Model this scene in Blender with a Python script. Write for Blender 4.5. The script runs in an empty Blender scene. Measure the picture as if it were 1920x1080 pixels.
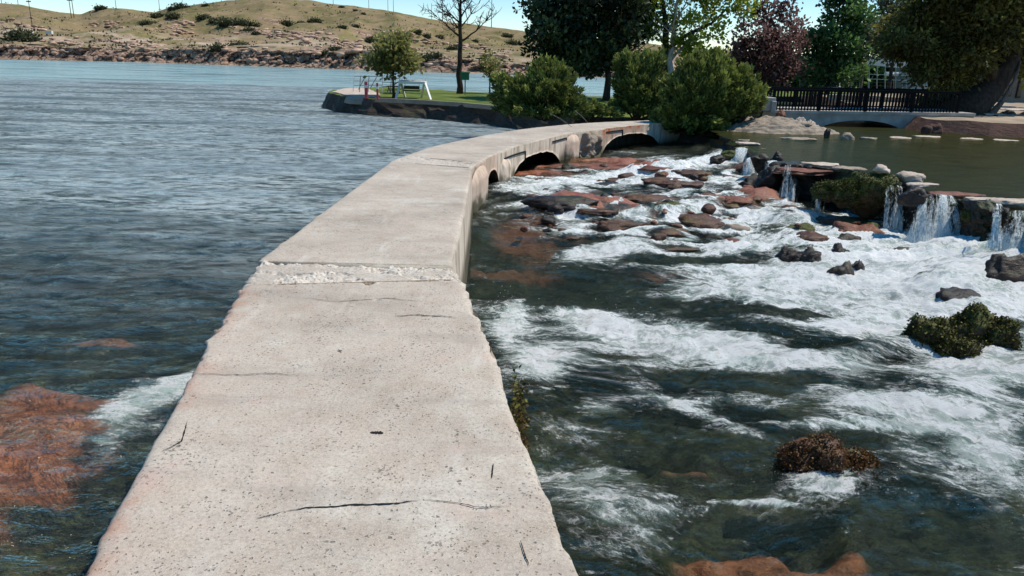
import bpy, bmesh, math, random
import numpy as np
from mathutils import Vector, Matrix
PI = math.pi
rng = np.random.default_rng(7)
random.seed(7)
S = bpy.context.scene
COL = S.collection

# ------------------------------------------------------------------ camera
F, PITCH, ROLL, EYE = 1400.0, math.radians(17.0), math.radians(1.5), 1.7
cm = Matrix.Rotation(PI/2-PITCH, 3, 'X') @ Matrix.Rotation(ROLL, 3, 'Z')
CM = np.array(cm)
cam = bpy.data.objects.new('camera', bpy.data.cameras.new('camera'))
COL.objects.link(cam)
cam.location = (0, 0, EYE); cam.rotation_euler = cm.to_euler()
cam.data.sensor_width = 36; cam.data.lens = F/1920*36
cam.data.clip_start = .05; cam.data.clip_end = 5000
S.camera = cam

def ray(x, y):
    return CM @ np.array([(x-960)/F, (540-y)/F, -1.0])
def at(x, y, z=0.0):
    d = ray(x, y); t = (z-EYE)/d[2]
    return d*t + np.array([0, 0, EYE])
def atd(x, y, Y):
    d = ray(x, y)
    return d*(Y/d[1]) + np.array([0, 0, EYE])
def pj(P):
    q = (np.asarray(P, float)-np.array([0, 0, EYE])) @ CM
    return np.stack([960+F*q[..., 0]/-q[..., 2], 540-F*q[..., 1]/-q[..., 2]], -1)
def mpp(P):                                   # metres per photo pixel at a point
    q = (np.asarray(P, float)-np.array([0, 0, EYE])) @ CM
    return float(-q[2]/F)

# ------------------------------------------------------------------ noise
def _h(ix, iy, iz, seed):
    with np.errstate(over='ignore'):
        h = (ix.astype(np.int64)*374761393 + iy.astype(np.int64)*668265263 + iz.astype(np.int64)*2147483647 + seed*1274126177) & 0xffffffff
        h = ((h ^ (h >> 13))*1274126177) & 0xffffffff
        h = ((h ^ (h >> 16))*2246822519) & 0xffffffff
        h = h ^ (h >> 15)
    return (h & 0xffffff)/float(0xffffff)
def vn(x, y, z=None, seed=0):
    x = np.asarray(x, float); y = np.asarray(y, float)
    z = np.zeros_like(x) if z is None else np.asarray(z, float)
    ix, iy, iz = np.floor(x), np.floor(y), np.floor(z)
    fx, fy, fz = x-ix, y-iy, z-iz
    s = lambda t: t*t*t*(t*(t*6-15)+10)
    fx, fy, fz = s(fx), s(fy), s(fz)
    def c(a, b, d): return _h(ix+a, iy+b, iz+d, seed)
    def pl(d):
        a = c(0, 0, d)*(1-fx)+c(1, 0, d)*fx
        b = c(0, 1, d)*(1-fx)+c(1, 1, d)*fx
        return a*(1-fy)+b*fy
    if not np.any(fz): return pl(0)
    return pl(0)*(1-fz)+pl(1)*fz
def fbm(x, y, z=None, o=4, seed=0, g=.5):
    t = 0; a = 1; n = 0; f = 1
    for i in range(o):
        t = t+a*(vn(np.asarray(x)*f, np.asarray(y)*f, None if z is None else np.asarray(z)*f, seed+i*17)-.5)
        n += a; a *= g; f *= 2.03
    return t/n*2                                # about -1..1
def sstep(a, b, x):
    t = np.clip((x-a)/(b-a), 0, 1); return t*t*(3-2*t)

# ------------------------------------------------------------------ mesh helpers
def link(name, me, mat=None, parent=None):
    o = bpy.data.objects.new(name, me); COL.objects.link(o)
    if mat is not None:
        for m in (mat if isinstance(mat, (list, tuple)) else [mat]): me.materials.append(m)
    if parent is not None: o.parent = parent
    return o
def mesh(name, V, Fc, mat=None, parent=None, smooth=False, attrs=None, mi=None):
    me = bpy.data.meshes.new(name)
    V = np.asarray(V, np.float32)
    if isinstance(Fc, np.ndarray):
        n, k = Fc.shape
        me.vertices.add(len(V)); me.vertices.foreach_set('co', V.ravel())
        me.loops.add(n*k); me.loops.foreach_set('vertex_index', Fc.astype(np.int32).ravel())
        me.polygons.add(n); me.polygons.foreach_set('loop_start', np.arange(0, n*k, k, dtype=np.int32))
        me.update(calc_edges=True)
    else:
        me.from_pydata(V.tolist(), [], [list(map(int, f)) for f in Fc])
    if mi is not None: me.polygons.foreach_set('material_index', np.asarray(mi, np.int32))
    if smooth: me.polygons.foreach_set('use_smooth', np.ones(len(me.polygons), bool))
    for k, v in (attrs or {}).items():
        v = np.asarray(v, np.float32)
        if v.ndim == 1:
            a = me.attributes.new(k, 'FLOAT', 'POINT'); a.data.foreach_set('value', v)
        else:
            a = me.attributes.new(k, 'FLOAT_VECTOR', 'POINT'); a.data.foreach_set('vector', v.ravel())
    me.update()
    return link(name, me, mat, parent)
def grid_faces(nr, nc, off=0):
    i = np.arange(nr-1)[:, None]*nc+np.arange(nc-1)[None, :]
    i = i.ravel()+off
    return np.stack([i, i+1, i+nc+1, i+nc], 1)
class MB:                                      # collects shapes, builds ONE mesh
    def __init__(s): s.v = []; s.f = []; s.n = 0
    def add(s, V, Fc):
        V = np.asarray(V, float); s.v.append(V)
        s.f += [[int(i)+s.n for i in f] for f in Fc]; s.n += len(V); return s
    def box(s, c, d, rz=0, ax=None):
        c = np.asarray(c, float); d = np.asarray(d, float)/2
        P = np.array([[a, b, e] for a in (-1, 1) for b in (-1, 1) for e in (-1, 1)])*d
        if ax is not None: P = P @ np.asarray(ax).T
        elif rz: R = np.array([[math.cos(rz), -math.sin(rz), 0], [math.sin(rz), math.cos(rz), 0], [0, 0, 1]]); P = P @ R.T
        return s.add(P+c, [(0, 1, 3, 2), (4, 6, 7, 5), (0, 4, 5, 1), (2, 3, 7, 6), (0, 2, 6, 4), (1, 5, 7, 3)])
    def bar(s, a, b, w, h=None):               # rectangular bar from a to b
        a = np.asarray(a, float); b = np.asarray(b, float); h = h or w
        z = b-a; L = np.linalg.norm(z); z /= L
        up = np.array([0, 0, 1.]) if abs(z[2]) < .95 else np.array([0, 1., 0])
        x = np.cross(up, z); x /= np.linalg.norm(x); y = np.cross(z, x)
        return s.box((a+b)/2, (w, h, L), ax=np.stack([x, y, z], 1))
    def tube(s, pts, rad, n=7):
        pts = [np.asarray(p, float) for p in pts]; V = []; Fc = []
        px = None
        for i, p in enumerate(pts):
            d = pts[min(i+1, len(pts)-1)]-pts[max(i-1, 0)]; d = d/(np.linalg.norm(d)+1e-9)
            if px is None:
                up = np.array([0, 0, 1.]) if abs(d[2]) < .9 else np.array([1., 0, 0])
                px = np.cross(up, d)
            px = px-d*np.dot(px, d); px /= (np.linalg.norm(px)+1e-9); py = np.cross(d, px)
            r = rad[i] if hasattr(rad, '__len__') else rad
            for k in range(n):
                a = 2*PI*k/n; V.append(p+r*(px*math.cos(a)+py*math.sin(a)))
        for i in range(len(pts)-1):
            for k in range(n):
                Fc.append((i*n+k, i*n+(k+1) % n, (i+1)*n+(k+1) % n, (i+1)*n+k))
        Fc.append(tuple(range(n-1, -1, -1))); Fc.append(tuple(range((len(pts)-1)*n, len(pts)*n)))
        return s.add(V, Fc)
    def build(s, name, mat, parent=None, smooth=False):
        V = np.concatenate(s.v)
        if parent is not None: V = V-np.array(parent.location)
        return mesh(name, V, s.f, mat, parent, smooth)
def tag(o, label=None, cat=None, group=None, kind=None):
    if label: o['label'] = label
    if cat: o['category'] = cat
    if group: o['group'] = group
    if kind: o['kind'] = kind
    return o
def thing(name, loc, label, cat, group=None):
    o = bpy.data.objects.new(name, None); COL.objects.link(o); o.location = [float(c) for c in loc]
    o.empty_display_size = .2
    return tag(o, label, cat, group)
def recenter(o, loc):                          # give a one-mesh thing its origin at its base
    loc = Vector([float(c) for c in loc]); o.data.transform(Matrix.Translation(-loc)); o.location = loc; return o

# ------------------------------------------------------------------ materials
class N:
    def __init__(s, name):
        s.m = bpy.data.materials.new(name); s.m.use_nodes = True
        s.t = s.m.node_tree; s.t.nodes.clear(); s.out = s.n('ShaderNodeOutputMaterial')
    def n(s, typ, **kw):
        nd = s.t.nodes.new(typ)
        for k, v in kw.items():
            if k[0] == '_': setattr(nd, k[1:], v)
            else: s.set(nd, k, v)
        return nd
    def set(s, nd, k, v):
        k = k.replace('__', ' ')
        inp = nd.inputs[int(k[1:])] if k[0] == 'i' and k[1:].isdigit() else nd.inputs[k]
        if isinstance(v, bpy.types.NodeSocket): s.t.links.new(v, inp)
        elif isinstance(v, bpy.types.Node): s.t.links.new(v.outputs[0], inp)
        else:
            if isinstance(v, (tuple, list)) and len(v) == 3 and inp.type == 'RGBA': v = (*v, 1)
            inp.default_value = v
    def coord(s, kind='Object'): return s.n('ShaderNodeTexCoord').outputs[kind]
    def pos(s): return s.n('ShaderNodeNewGeometry').outputs['Position']
    def attr(s, name, out='Fac'): return s.n('ShaderNodeAttribute', _attribute_name=name).outputs[out]
    def mapping(s, v, scale=(1, 1, 1), loc=(0, 0, 0), rot=(0, 0, 0)):
        return s.n('ShaderNodeMapping', Vector=v, Scale=scale, Location=loc, Rotation=rot).outputs[0]
    def noise(s, v, scale, detail=4, rough=.55, dist=0):
        return s.n('ShaderNodeTexNoise', Vector=v, Scale=scale, Detail=detail, Roughness=rough, Distortion=dist).outputs['Fac']
    def vor(s, v, scale, out='Distance', feature='F1', rnd=1):
        return s.n('ShaderNodeTexVoronoi', _feature=feature, Vector=v, Scale=scale, Randomness=rnd).outputs[out]
    def ramp(s, fac, stops):
        nd = s.n('ShaderNodeValToRGB', Fac=fac); e = nd.color_ramp.elements
        while len(e) < len(stops): e.new(.5)
        for i, (p, c) in enumerate(stops):
            e[i].position = p
            e[i].color = (c, c, c, 1) if not isinstance(c, tuple) else (*c, 1)
        return nd.outputs[0]
    def mix(s, fac, a, b, mode='MIX'):
        nd = s.n('ShaderNodeMix', _data_type='RGBA', _blend_type=mode)
        s.set(nd, 'i0', fac); s.set(nd, 'i6', a); s.set(nd, 'i7', b); return nd.outputs[2]
    def math(s, op, a, b=0.0, c=0.0, clamp=False):
        nd = s.n('ShaderNodeMath', _operation=op, _use_clamp=clamp); s.set(nd, 'i0', a); s.set(nd, 'i1', b)
        s.set(nd, 'i2', c); return nd.outputs[0]
    def smooth(s, x, a, b):
        return s.n('ShaderNodeMapRange', _interpolation_type='SMOOTHSTEP', Value=x, From__Min=a, From__Max=b).outputs[0]
    def bump(s, h, strength=.3, dist=.02, normal=None):
        nd = s.n('ShaderNodeBump', Height=h, Strength=strength, Distance=dist)
        if normal is not None: s.set(nd, 'Normal', normal)
        return nd.outputs[0]
    def pbr(s, color, rough=.8, normal=None, spec=.3, **kw):
        nd = s.n('ShaderNodeBsdfPrincipled', Base__Color=color, Roughness=rough, **kw)
        nd.inputs['Specular IOR Level'].default_value = spec
        if normal is not None: s.set(nd, 'Normal', normal)
        return nd.outputs[0]
    def mixs(s, fac, a, b):
        nd = s.n('ShaderNodeMixShader'); s.set(nd, 'i0', fac); s.set(nd, 'i1', a); s.set(nd, 'i2', b); return nd.outputs[0]
    def done(s, sh): s.t.links.new(sh, s.out.inputs[0]); return s.m

def m_plain(name, col, rough=.7, var=.25, scale=8, spec=.3, metal=0):
    g = N(name); p = g.coord(); n = g.noise(p, scale, 5)
    c = g.mix(g.ramp(n, [(.3, 0.), (.7, 1.)]), tuple(x*(1-var) for x in col), tuple(min(1, x*(1+var)) for x in col))
    return g.done(g.pbr(c, rough, g.bump(n, .2, .01), spec, Metallic=metal))

def m_concrete():
    g = N('weathered_concrete'); p = g.pos()
    big = g.noise(p, .9, 5, .6); mid = g.noise(p, 5, 6, .65); fine = g.noise(p, 60, 4, .7)
    c = g.ramp(big, [(.3, (.28, .225, .17)), (.5, (.43, .352, .275)), (.68, (.53, .445, .355))])
    c = g.mix(g.ramp(mid, [(.35, 0.), (.75, .6)]), c, (.52, .475, .41))
    c = g.mix(g.math('MULTIPLY', g.smooth(g.noise(g.mapping(p, loc=(5, 3, 1)), 1.7, 4, .6), .55, .72), .5), c, (.64, .60, .51))
    c = g.mix(g.math('MULTIPLY', g.smooth(fine, .42, .66), .5), c, (.24, .20, .16))
    c = g.mix(g.math('MULTIPLY', g.smooth(g.noise(p, 160, 3, .7), .52, .62), .55), c, (.60, .53, .44))
    c = g.mix(g.math('MULTIPLY', g.smooth(g.noise(g.mapping(p, loc=(1, 7, 2)), 22, 5, .75), .56, .68), .4), c, (.19, .155, .125))
    c = g.mix(g.math('MULTIPLY', g.smooth(g.noise(g.mapping(p, (.35, 1.6, 1)), 2.2, 5, .65), .5, .68), .4), c, (.30, .25, .21))
    c = g.mix(g.math('MULTIPLY', g.smooth(g.noise(g.mapping(p, (1.3, .3, 1), (3, 3, 3)), 1.8, 5, .65), .58, .7), .3), c, (.68, .64, .56))
    # small pits of lost aggregate
    v = g.n('ShaderNodeTexVoronoi', Vector=g.n('ShaderNodeVectorMath', _operation='ADD', i0=p, i1=g.n('ShaderNodeVectorMath', _operation='SCALE', i0=g.n('ShaderNodeTexNoise', Vector=p, Scale=50.0, Detail=2.0).outputs['Color'], Scale=.03).outputs[0]).outputs[0], Scale=44.0)
    rnd = g.n('ShaderNodeSeparateColor', Color=v.outputs['Color'])
    r = g.math('MULTIPLY', g.math('SUBTRACT', rnd.outputs[0], g.math('MULTIPLY_ADD', g.noise(p, 2.4, 5, .7), -1.5, 1.40)), .75)
    pit = g.smooth(g.math('SUBTRACT', r, v.outputs['Distance']), 0, .10)
    v2 = g.n('ShaderNodeTexVoronoi', Vector=p, Scale=9.0)
    rn2 = g.n('ShaderNodeSeparateColor', Color=v2.outputs['Color'])
    pit2 = g.smooth(g.math('SUBTRACT', g.math('MULTIPLY', g.math('SUBTRACT', rn2.outputs[1], .86), 1.1), g.math('MULTIPLY_ADD', g.noise(p, 60, 2), .1, v2.outputs['Distance'])), -.03, .01)
    pits = g.math('MAXIMUM', pit, pit2)
    pw = g.n('ShaderNodeVectorMath', _operation='ADD', i0=p, i1=g.n('ShaderNodeVectorMath', _operation='SCALE', i0=g.n('ShaderNodeTexNoise', Vector=p, Scale=70.0, Detail=2.0).outputs['Color'], Scale=.022).outputs[0]).outputs[0]
    v3 = g.n('ShaderNodeTexVoronoi', Vector=pw, Scale=75.0)
    r3 = g.n('ShaderNodeSeparateColor', Color=v3.outputs['Color'])
    pit3 = g.smooth(g.math('SUBTRACT', g.math('MULTIPLY', g.math('SUBTRACT', r3.outputs[0], g.math('MULTIPLY_ADD', g.noise(p, 2.9, 5, .7), -1.6, 1.38)), .9), v3.outputs['Distance']), 0, .12)
    pits = g.math('MAXIMUM', pits, g.math('MULTIPLY', pit3, .8))
    c = g.mix(g.math('MULTIPLY', pits, .72), c, (.10, .08, .066))
    c = g.mix(g.math('MULTIPLY', g.smooth(g.noise(g.mapping(p, loc=(2, 8, 1)), 3.1, 5, .7), .56, .7), .3), c, (.52, .34, .29))
    c = g.mix(g.math('MULTIPLY', g.smooth(g.noise(g.mapping(p, loc=(9, 1, 4)), 2.3, 5, .7), .6, .7), .3), c, (.46, .46, .36))
    # attributes: rough broken strip, rust on the faces, dark dampness plus painted arch shadow
    rub = g.attr('rub')
    spk = g.vor(g.mapping(p, (1, 1, .3)), 30, 'Distance')
    c2 = g.mix(g.smooth(spk, .10, .42), (.20, .165, .135), (.60, .54, .46))
    c2 = g.mix(g.smooth(g.noise(p, 9, 6, .75), .48, .6), c2, (.55, .48, .40))
    c2 = g.mix(g.math('MULTIPLY', g.smooth(g.noise(p, 18, 5, .8), .54, .62), .8), c2, (.13, .10, .08))
    c = g.mix(g.math('MULTIPLY', rub, .85), c, c2)
    side = g.attr('side')
    stre = g.noise(g.mapping(p, (3, 3, .5)), 2.2, 5, .65)
    sc = g.ramp(stre, [(.3, (.20, .15, .11)), (.5, (.55, .45, .35)), (.75, (.72, .64, .53))])
    c = g.mix(side, c, sc)
    c = g.mix(g.math('MULTIPLY', g.attr('rust'), g.smooth(stre, .33, .6)), c, (.42, .12, .04))
    c = g.mix(g.math('MULTIPLY', g.attr('damp_shade'), .9), c, (.05, .045, .02))
    h = g.math('SUBTRACT', g.math('MULTIPLY_ADD', fine, .35, g.math('MULTIPLY', mid, .7)), g.math('MULTIPLY', pits, 1.0))
    h = g.math('MULTIPLY_ADD', g.math('MULTIPLY', spk, rub), 1.1, h)
    return g.done(g.pbr(c, .9, g.bump(h, .8, .010), .2))

def m_rock(name, cols, moss=0.0, wet=0.0, mossc=(.07, .09, .012), scale=1.0, attr=None):
    g = N(name); p = g.pos(); oi = g.n('ShaderNodeObjectInfo').outputs['Random']
    v = g.n('ShaderNodeCombineXYZ', X=g.math('MULTIPLY', oi, 37.0))
    q = g.n('ShaderNodeVectorMath', _operation='ADD', i0=p, i1=v.outputs[0]).outputs[0]
    a = g.noise(q, 1.6*scale, 6, .65); b = g.noise(g.mapping(q, (1, 1, 3)), 9*scale, 6, .7); f = g.noise(q, 55*scale, 3, .7)
    c = g.ramp(g.math('MULTIPLY_ADD', b, .5, g.math('MULTIPLY', a, .5)), [(.34, cols[0]), (.5, cols[1]), (.66, cols[2])])
    c = g.mix(g.math('MULTIPLY', g.smooth(f, .5, .7), .5), c, tuple(x*.35 for x in cols[0]))
    nz = g.n('ShaderNodeSeparateXYZ', Vector=g.n('ShaderNodeNewGeometry').outputs['Normal']).outputs[2]
    if moss:
        mm = g.smooth(g.math('ADD', g.math('MULTIPLY', nz, .35), g.math('MULTIPLY_ADD', a, 1.3, moss-1.05 if not attr else g.math('MULTIPLY_ADD', g.attr(attr), .5, moss-1.05))), 0, .2)
        mc = g.ramp(g.noise(q, 26, 4, .7), [(.3, tuple(x*.35 for x in mossc)), (.6, mossc), (.75, (.16, .17, .03))])
        c = g.mix(mm, c, mc)
    rgh = g.math('MULTIPLY_ADD', b, .5, .6-.45*wet)
    return g.done(g.pbr(c, rgh, g.bump(g.math('MULTIPLY_ADD', f, .3, b), .8, .03/scale), .25+.15*wet))

def m_bed():
    g = N('river_bedrock'); p = g.pos(); red = g.attr('red')
    a = g.noise(p, 1.1, 5, .6); b = g.noise(g.mapping(p, (1, 1.6, 2)), 6, 6, .7)
    f = g.math('MULTIPLY_ADD', b, .6, g.math('MULTIPLY', a, .4))
    dark = g.ramp(f, [(.38, (.007, .008, .006)), (.49, (.040, .042, .026)), (.58, (.10, .105, .036)), (.66, (.20, .11, .06))])
    rd = g.ramp(f, [(.36, (.18, .06, .03)), (.48, (.58, .19, .09)), (.62, (.75, .34, .19))])
    c = g.mix(g.smooth(g.math('MULTIPLY_ADD', a, .7, g.math('SUBTRACT', red, .35)), .35, .6), dark, rd)
    c = g.mix(g.attr('wet_shelf'), c, g.mix(1.0, c, (.42, .38, .34), 'MULTIPLY'))  # bedrock of the rapids shelf toned darker for a wet look
    return g.done(g.pbr(c, .38, g.bump(b, .9, .05), .5))

def m_water(name, body, tint, lake=False):
    g = N(name); p = g.pos(); flow = g.attr('flow', 'Vector'); foam = g.attr('foam'); deep = g.attr('deep')
    if lake:
        w1 = g.noise(g.mapping(p, (.75, 1.6, 1), rot=(0, 0, .15)), 1.7, 6, .65, .5)
        w2 = g.noise(g.mapping(p, (.7, 1.7, 1), rot=(0, 0, -.2)), 5.5, 4, .6, .4)
        far = g.noise(g.mapping(p, (.03, .10, 1)), 1.0, 4, .6)
        calm = g.math('MULTIPLY_ADD', g.attr('calm'), -.86, g.math('MULTIPLY_ADD', far, .5, .78))
        h = g.math('MULTIPLY', g.math('MULTIPLY_ADD', w2, .2, w1), calm)
        nrm = g.bump(h, 1.0, .26)
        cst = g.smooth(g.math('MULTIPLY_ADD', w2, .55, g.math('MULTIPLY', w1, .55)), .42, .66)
        lakec = g.mix(cst, (.028, .038, .040), (.42, .49, .50))  # ripple glints and dark troughs painted into the diffuse colour
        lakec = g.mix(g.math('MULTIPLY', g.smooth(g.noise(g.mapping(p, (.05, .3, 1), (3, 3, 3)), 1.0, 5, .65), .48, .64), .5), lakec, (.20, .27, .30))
        lakec = g.mix(g.attr('calm'), lakec, (.32, .46, .46))  # sky reflection on the calm far water, painted as pale cyan
        lakec = g.mix(g.math('MULTIPLY', g.smooth(g.noise(g.mapping(p, (.07, .30, 1)), 1.0, 5, .65), .5, .6), .6), lakec, (.035, .05, .06))
        lakec = g.mix(g.attr('mid'), (.032, .042, .036), lakec)
    else:
        w1 = g.noise(g.mapping(flow, (.8, 2.2, 1)), 2.4, 5, .62, .8)
        w2 = g.noise(g.mapping(flow, (1, 2.2, 1)), 10, 6, .72, .6)
        h = g.math('MULTIPLY_ADD', w2, .42, w1)
        nrm = g.bump(h, 1.0, .16 if name != 'pool_water' else .05)
    fr = g.n('ShaderNodeFresnel', IOR=1.33, Normal=nrm).outputs[0]
    gl = g.n('ShaderNodeBsdfGlossy', Color=(1.0, .97, .84) if lake else (.92, .88, .70), Roughness=.12 if lake else .09, Normal=nrm).outputs[0]
    hb = g.ramp(h, [(.3, tuple(x*.35 for x in body)), (.75, tuple(x*1.7 for x in body))])
    if lake: hb = lakec
    df = g.n('ShaderNodeBsdfDiffuse', Color=hb, Normal=nrm).outputs[0]
    tr = g.n('ShaderNodeBsdfTransparent', Color=tint).outputs[0]
    base = g.mixs(deep, tr, df)
    w = g.mixs(g.math('MULTIPLY', fr, .8 if lake else (.6 if name != 'pool_water' else .7), clamp=True), base, gl)
    # foam: lacy breakup in the current's own coordinates
    n1 = g.noise(g.mapping(flow, (.72, 1.5, 1)), 3.4, 9, .72, .6)
    n2 = g.noise(g.mapping(flow, (1, 1.2, 1)), 30, 8, .9, .2)
    vv = g.n('ShaderNodeTexVoronoi', _feature='DISTANCE_TO_EDGE', Vector=g.n('ShaderNodeVectorMath', _operation='ADD', i0=g.mapping(flow, (1, 1.9, 1)),
             i1=g.n('ShaderNodeVectorMath', _operation='SCALE', i0=g.n('ShaderNodeTexNoise', Vector=flow, Scale=3.0, Detail=3.0).outputs['Color'], Scale=.7).outputs[0]).outputs[0], Scale=4.5).outputs[0]
    n4 = g.noise(g.mapping(flow, (.8, 2.6, 1)), 3.4, 6, .6, 1.0)
    rdg = g.math('POWER', g.math('SUBTRACT', 1.0, g.math('MULTIPLY', g.math('ABSOLUTE', g.math('SUBTRACT', n4, .5)), 4.0, clamp=True), clamp=True), 3.0)
    lace = g.math('ADD', g.math('SUBTRACT', .06, g.math('MULTIPLY', vv, .5)), g.math('MULTIPLY', rdg, .26))
    nn = g.math('ADD', g.math('MULTIPLY_ADD', g.math('SUBTRACT', n2, .5), 1.25, g.math('MULTIPLY_ADD', g.math('SUBTRACT', n1, .5), 1.9, .5)), lace)
    tot = g.math('ADD', nn, foam)
    n6 = g.noise(g.mapping(flow, (.9, 1.35, 1), (3, 1, 0)), 8.5, 8, .78, .35)
    n7 = g.noise(g.mapping(flow, (.9, 1.2, 1), (1, 5, 0)), 2.2, 6, .65, .5)
    n8 = g.noise(g.mapping(flow, (.8, 2.0, 1), (7, 3, 0)), 6.5, 6, .62, 1.6)
    thr = g.math('POWER', g.math('SUBTRACT', 1.0, g.math('MULTIPLY', g.math('ABSOLUTE', g.math('SUBTRACT', n8, .5)), 9.0, clamp=True), clamp=True), 2.0)
    thr = g.math('MULTIPLY', g.math('MULTIPLY', thr, g.smooth(g.math('ADD', g.math('MULTIPLY', n7, 1.4), foam), .75, 1.1)), g.smooth(n6, .42, .58))
    hole = g.math('MULTIPLY_ADD', g.smooth(g.math('ADD', n6, g.math('MULTIPLY', g.math('SUBTRACT', n7, .5), .9)), .38, .54), .66, .34)
    hole = g.math('MAXIMUM', hole, g.smooth(tot, 1.32, 1.75))
    fm = g.math('MAXIMUM', g.math('MULTIPLY', g.smooth(tot, .90, 1.24), hole), g.math('MULTIPLY', thr, .75))
    milk = g.math('MULTIPLY', g.smooth(g.math('ADD', g.math('MULTIPLY_ADD', g.math('SUBTRACT', n1, .5), 1.2, .48), foam), .60, 1.15), .6)
    w = g.mixs(milk, w, g.n('ShaderNodeBsdfDiffuse', Color=(.30, .43, .37), Normal=nrm).outputs[0])
    n5 = g.noise(g.mapping(flow, (.6, 1.6, 1), (4, 7, 0)), 3.0, 7, .7, .8)
    foamc = g.ramp(g.math('MULTIPLY_ADD', n2, .35, g.math('MULTIPLY', n5, .65)), [(.30, (.45, .57, .51)), (.40, (.82, .90, .85)), (.50, (.99, .99, .97))])
    fs = g.n('ShaderNodeBsdfDiffuse', Color=foamc, Normal=g.bump(g.math('MULTIPLY_ADD', n2, .8, n1), 1.0, .06)).outputs[0]
    return g.done(g.mixs(fm, w, fs))

def m_fall():
    g = N('falling_water'); u = g.attr('flow', 'Vector')
    n = g.noise(g.mapping(u, (15, 1.3, 1)), 1.0, 7, .75, .6); n2 = g.noise(g.mapping(u, (60, 14, 1)), 1.0, 3, .7)
    a = g.smooth(g.math('ADD', g.math('MULTIPLY_ADD', n2, .45, g.math('MULTIPLY', n, 1.15)), g.attr('foam')), 1.0, 1.32)
    d = g.n('ShaderNodeBsdfDiffuse', Color=g.ramp(n2, [(.3, (.42, .52, .5)), (.65, (.92, .95, .94))]), Normal=g.bump(n2, 1, .05)).outputs[0]
    t = g.n('ShaderNodeBsdfTransparent', Color=(.93, .96, .95)).outputs[0]
    return g.done(g.mixs(a, t, d))

def m_leaf(name, cols, trans=.35, rough=.6):
    g = N(name); v = g.attr('var')
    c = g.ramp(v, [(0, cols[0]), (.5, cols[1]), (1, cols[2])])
    d = g.pbr(c, rough, None, .25)
    t = g.n('ShaderNodeBsdfTranslucent', Color=g.mix(.3, c, tuple(min(1, x*1.6) for x in cols[2]))).outputs[0]
    return g.done(g.mixs(trans, d, t))

def m_bark(name, a, b):
    g = N(name); p = g.pos(); n = g.noise(g.mapping(p, (3, 3, .6)), 4, 6, .7)
    return g.done(g.pbr(g.ramp(n, [(.35, a), (.65, b)]), .9, g.bump(n, .8, .05), .2))

def m_hill():
    g = N('dry_hill_grass'); p = g.pos(); cl = g.attr('cliff'); lo = g.attr('low')
    a = g.noise(p, .035, 6, .6); b = g.noise(g.mapping(p, (1, 1, 2)), .25, 6, .7); f = g.noise(g.mapping(p, (1, .45, 1.5)), .42, 6, .75)
    c = g.ramp(a, [(.3, (.085, .085, .03)), (.43, (.17, .14, .06)), (.55, (.24, .175, .10)), (.66, (.11, .10, .035))])
    c = g.mix(g.math('MULTIPLY', g.smooth(b, .48, .64), .65), c, (.33, .225, .14))
    c = g.mix(g.math('MULTIPLY', g.smooth(g.noise(g.mapping(p, (1, 1, 3)), .5, 6, .8), .55, .66), .7), c, (.09, .08, .04))
    c = g.mix(g.math('MULTIPLY', g.smooth(f, .5, .66), .6), c, (.12, .105, .045))
    c = g.mix(g.math('MULTIPLY', g.smooth(g.noise(g.mapping(p, (1, .6, 1.2), (9, 4, 2)), .16, 6, .75), .52, .62), .6), c, (.20, .175, .06))
    c = g.mix(g.math('MULTIPLY', lo, g.smooth(g.noise(p, .09, 5, .7), .4, .6)), c, (.44, .34, .25))
    st = g.noise(g.mapping(p, (.35, .35, 2.6)), .8, 6, .7); bl = g.noise(g.mapping(p, (1, 1, .7)), .55, 6, .75)
    rc = g.ramp(g.math('MULTIPLY_ADD', bl, .6, g.math('MULTIPLY', st, .4)), [(.34, (.05, .03, .022)), (.42, (.28, .165, .115)), (.53, (.52, .34, .25)), (.62, (.70, .52, .40))])
    c = g.mix(cl, c, rc)
    vo = g.n('ShaderNodeTexVoronoi', _feature='DISTANCE_TO_EDGE', Vector=g.n('ShaderNodeVectorMath', _operation='ADD', i0=g.mapping(p, (.45, .45, .9)), i1=g.n('ShaderNodeVectorMath', _operation='SCALE', i0=g.n('ShaderNodeTexNoise', Vector=p, Scale=.6, Detail=4.0).outputs['Color'], Scale=1.5).outputs[0]).outputs[0], Scale=.8).outputs[0]
    crk = g.math('MULTIPLY', cl, g.smooth(vo, .10, .0))
    c = g.mix(g.math('MULTIPLY', crk, .85), c, (.045, .03, .022))
    h = g.mix(cl, f, g.math('MULTIPLY', g.math('SUBTRACT', bl, crk), 4.0))
    return g.done(g.pbr(c, .95, g.bump(h, 1, .35), .1))

def m_grass():
    g = N('lawn_grass'); p = g.pos(); n = g.noise(p, .7, 5, .65); f = g.noise(p, 30, 3, .7)
    c = g.ramp(n, [(.3, (.055, .085, .012)), (.5, (.12, .16, .02)), (.7, (.20, .215, .04))])
    c = g.mix(g.math('MULTIPLY', f, .4), c, (.03, .05, .01))
    return g.done(g.pbr(c, .9, g.bump(f, .6, .03), .2))

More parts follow.
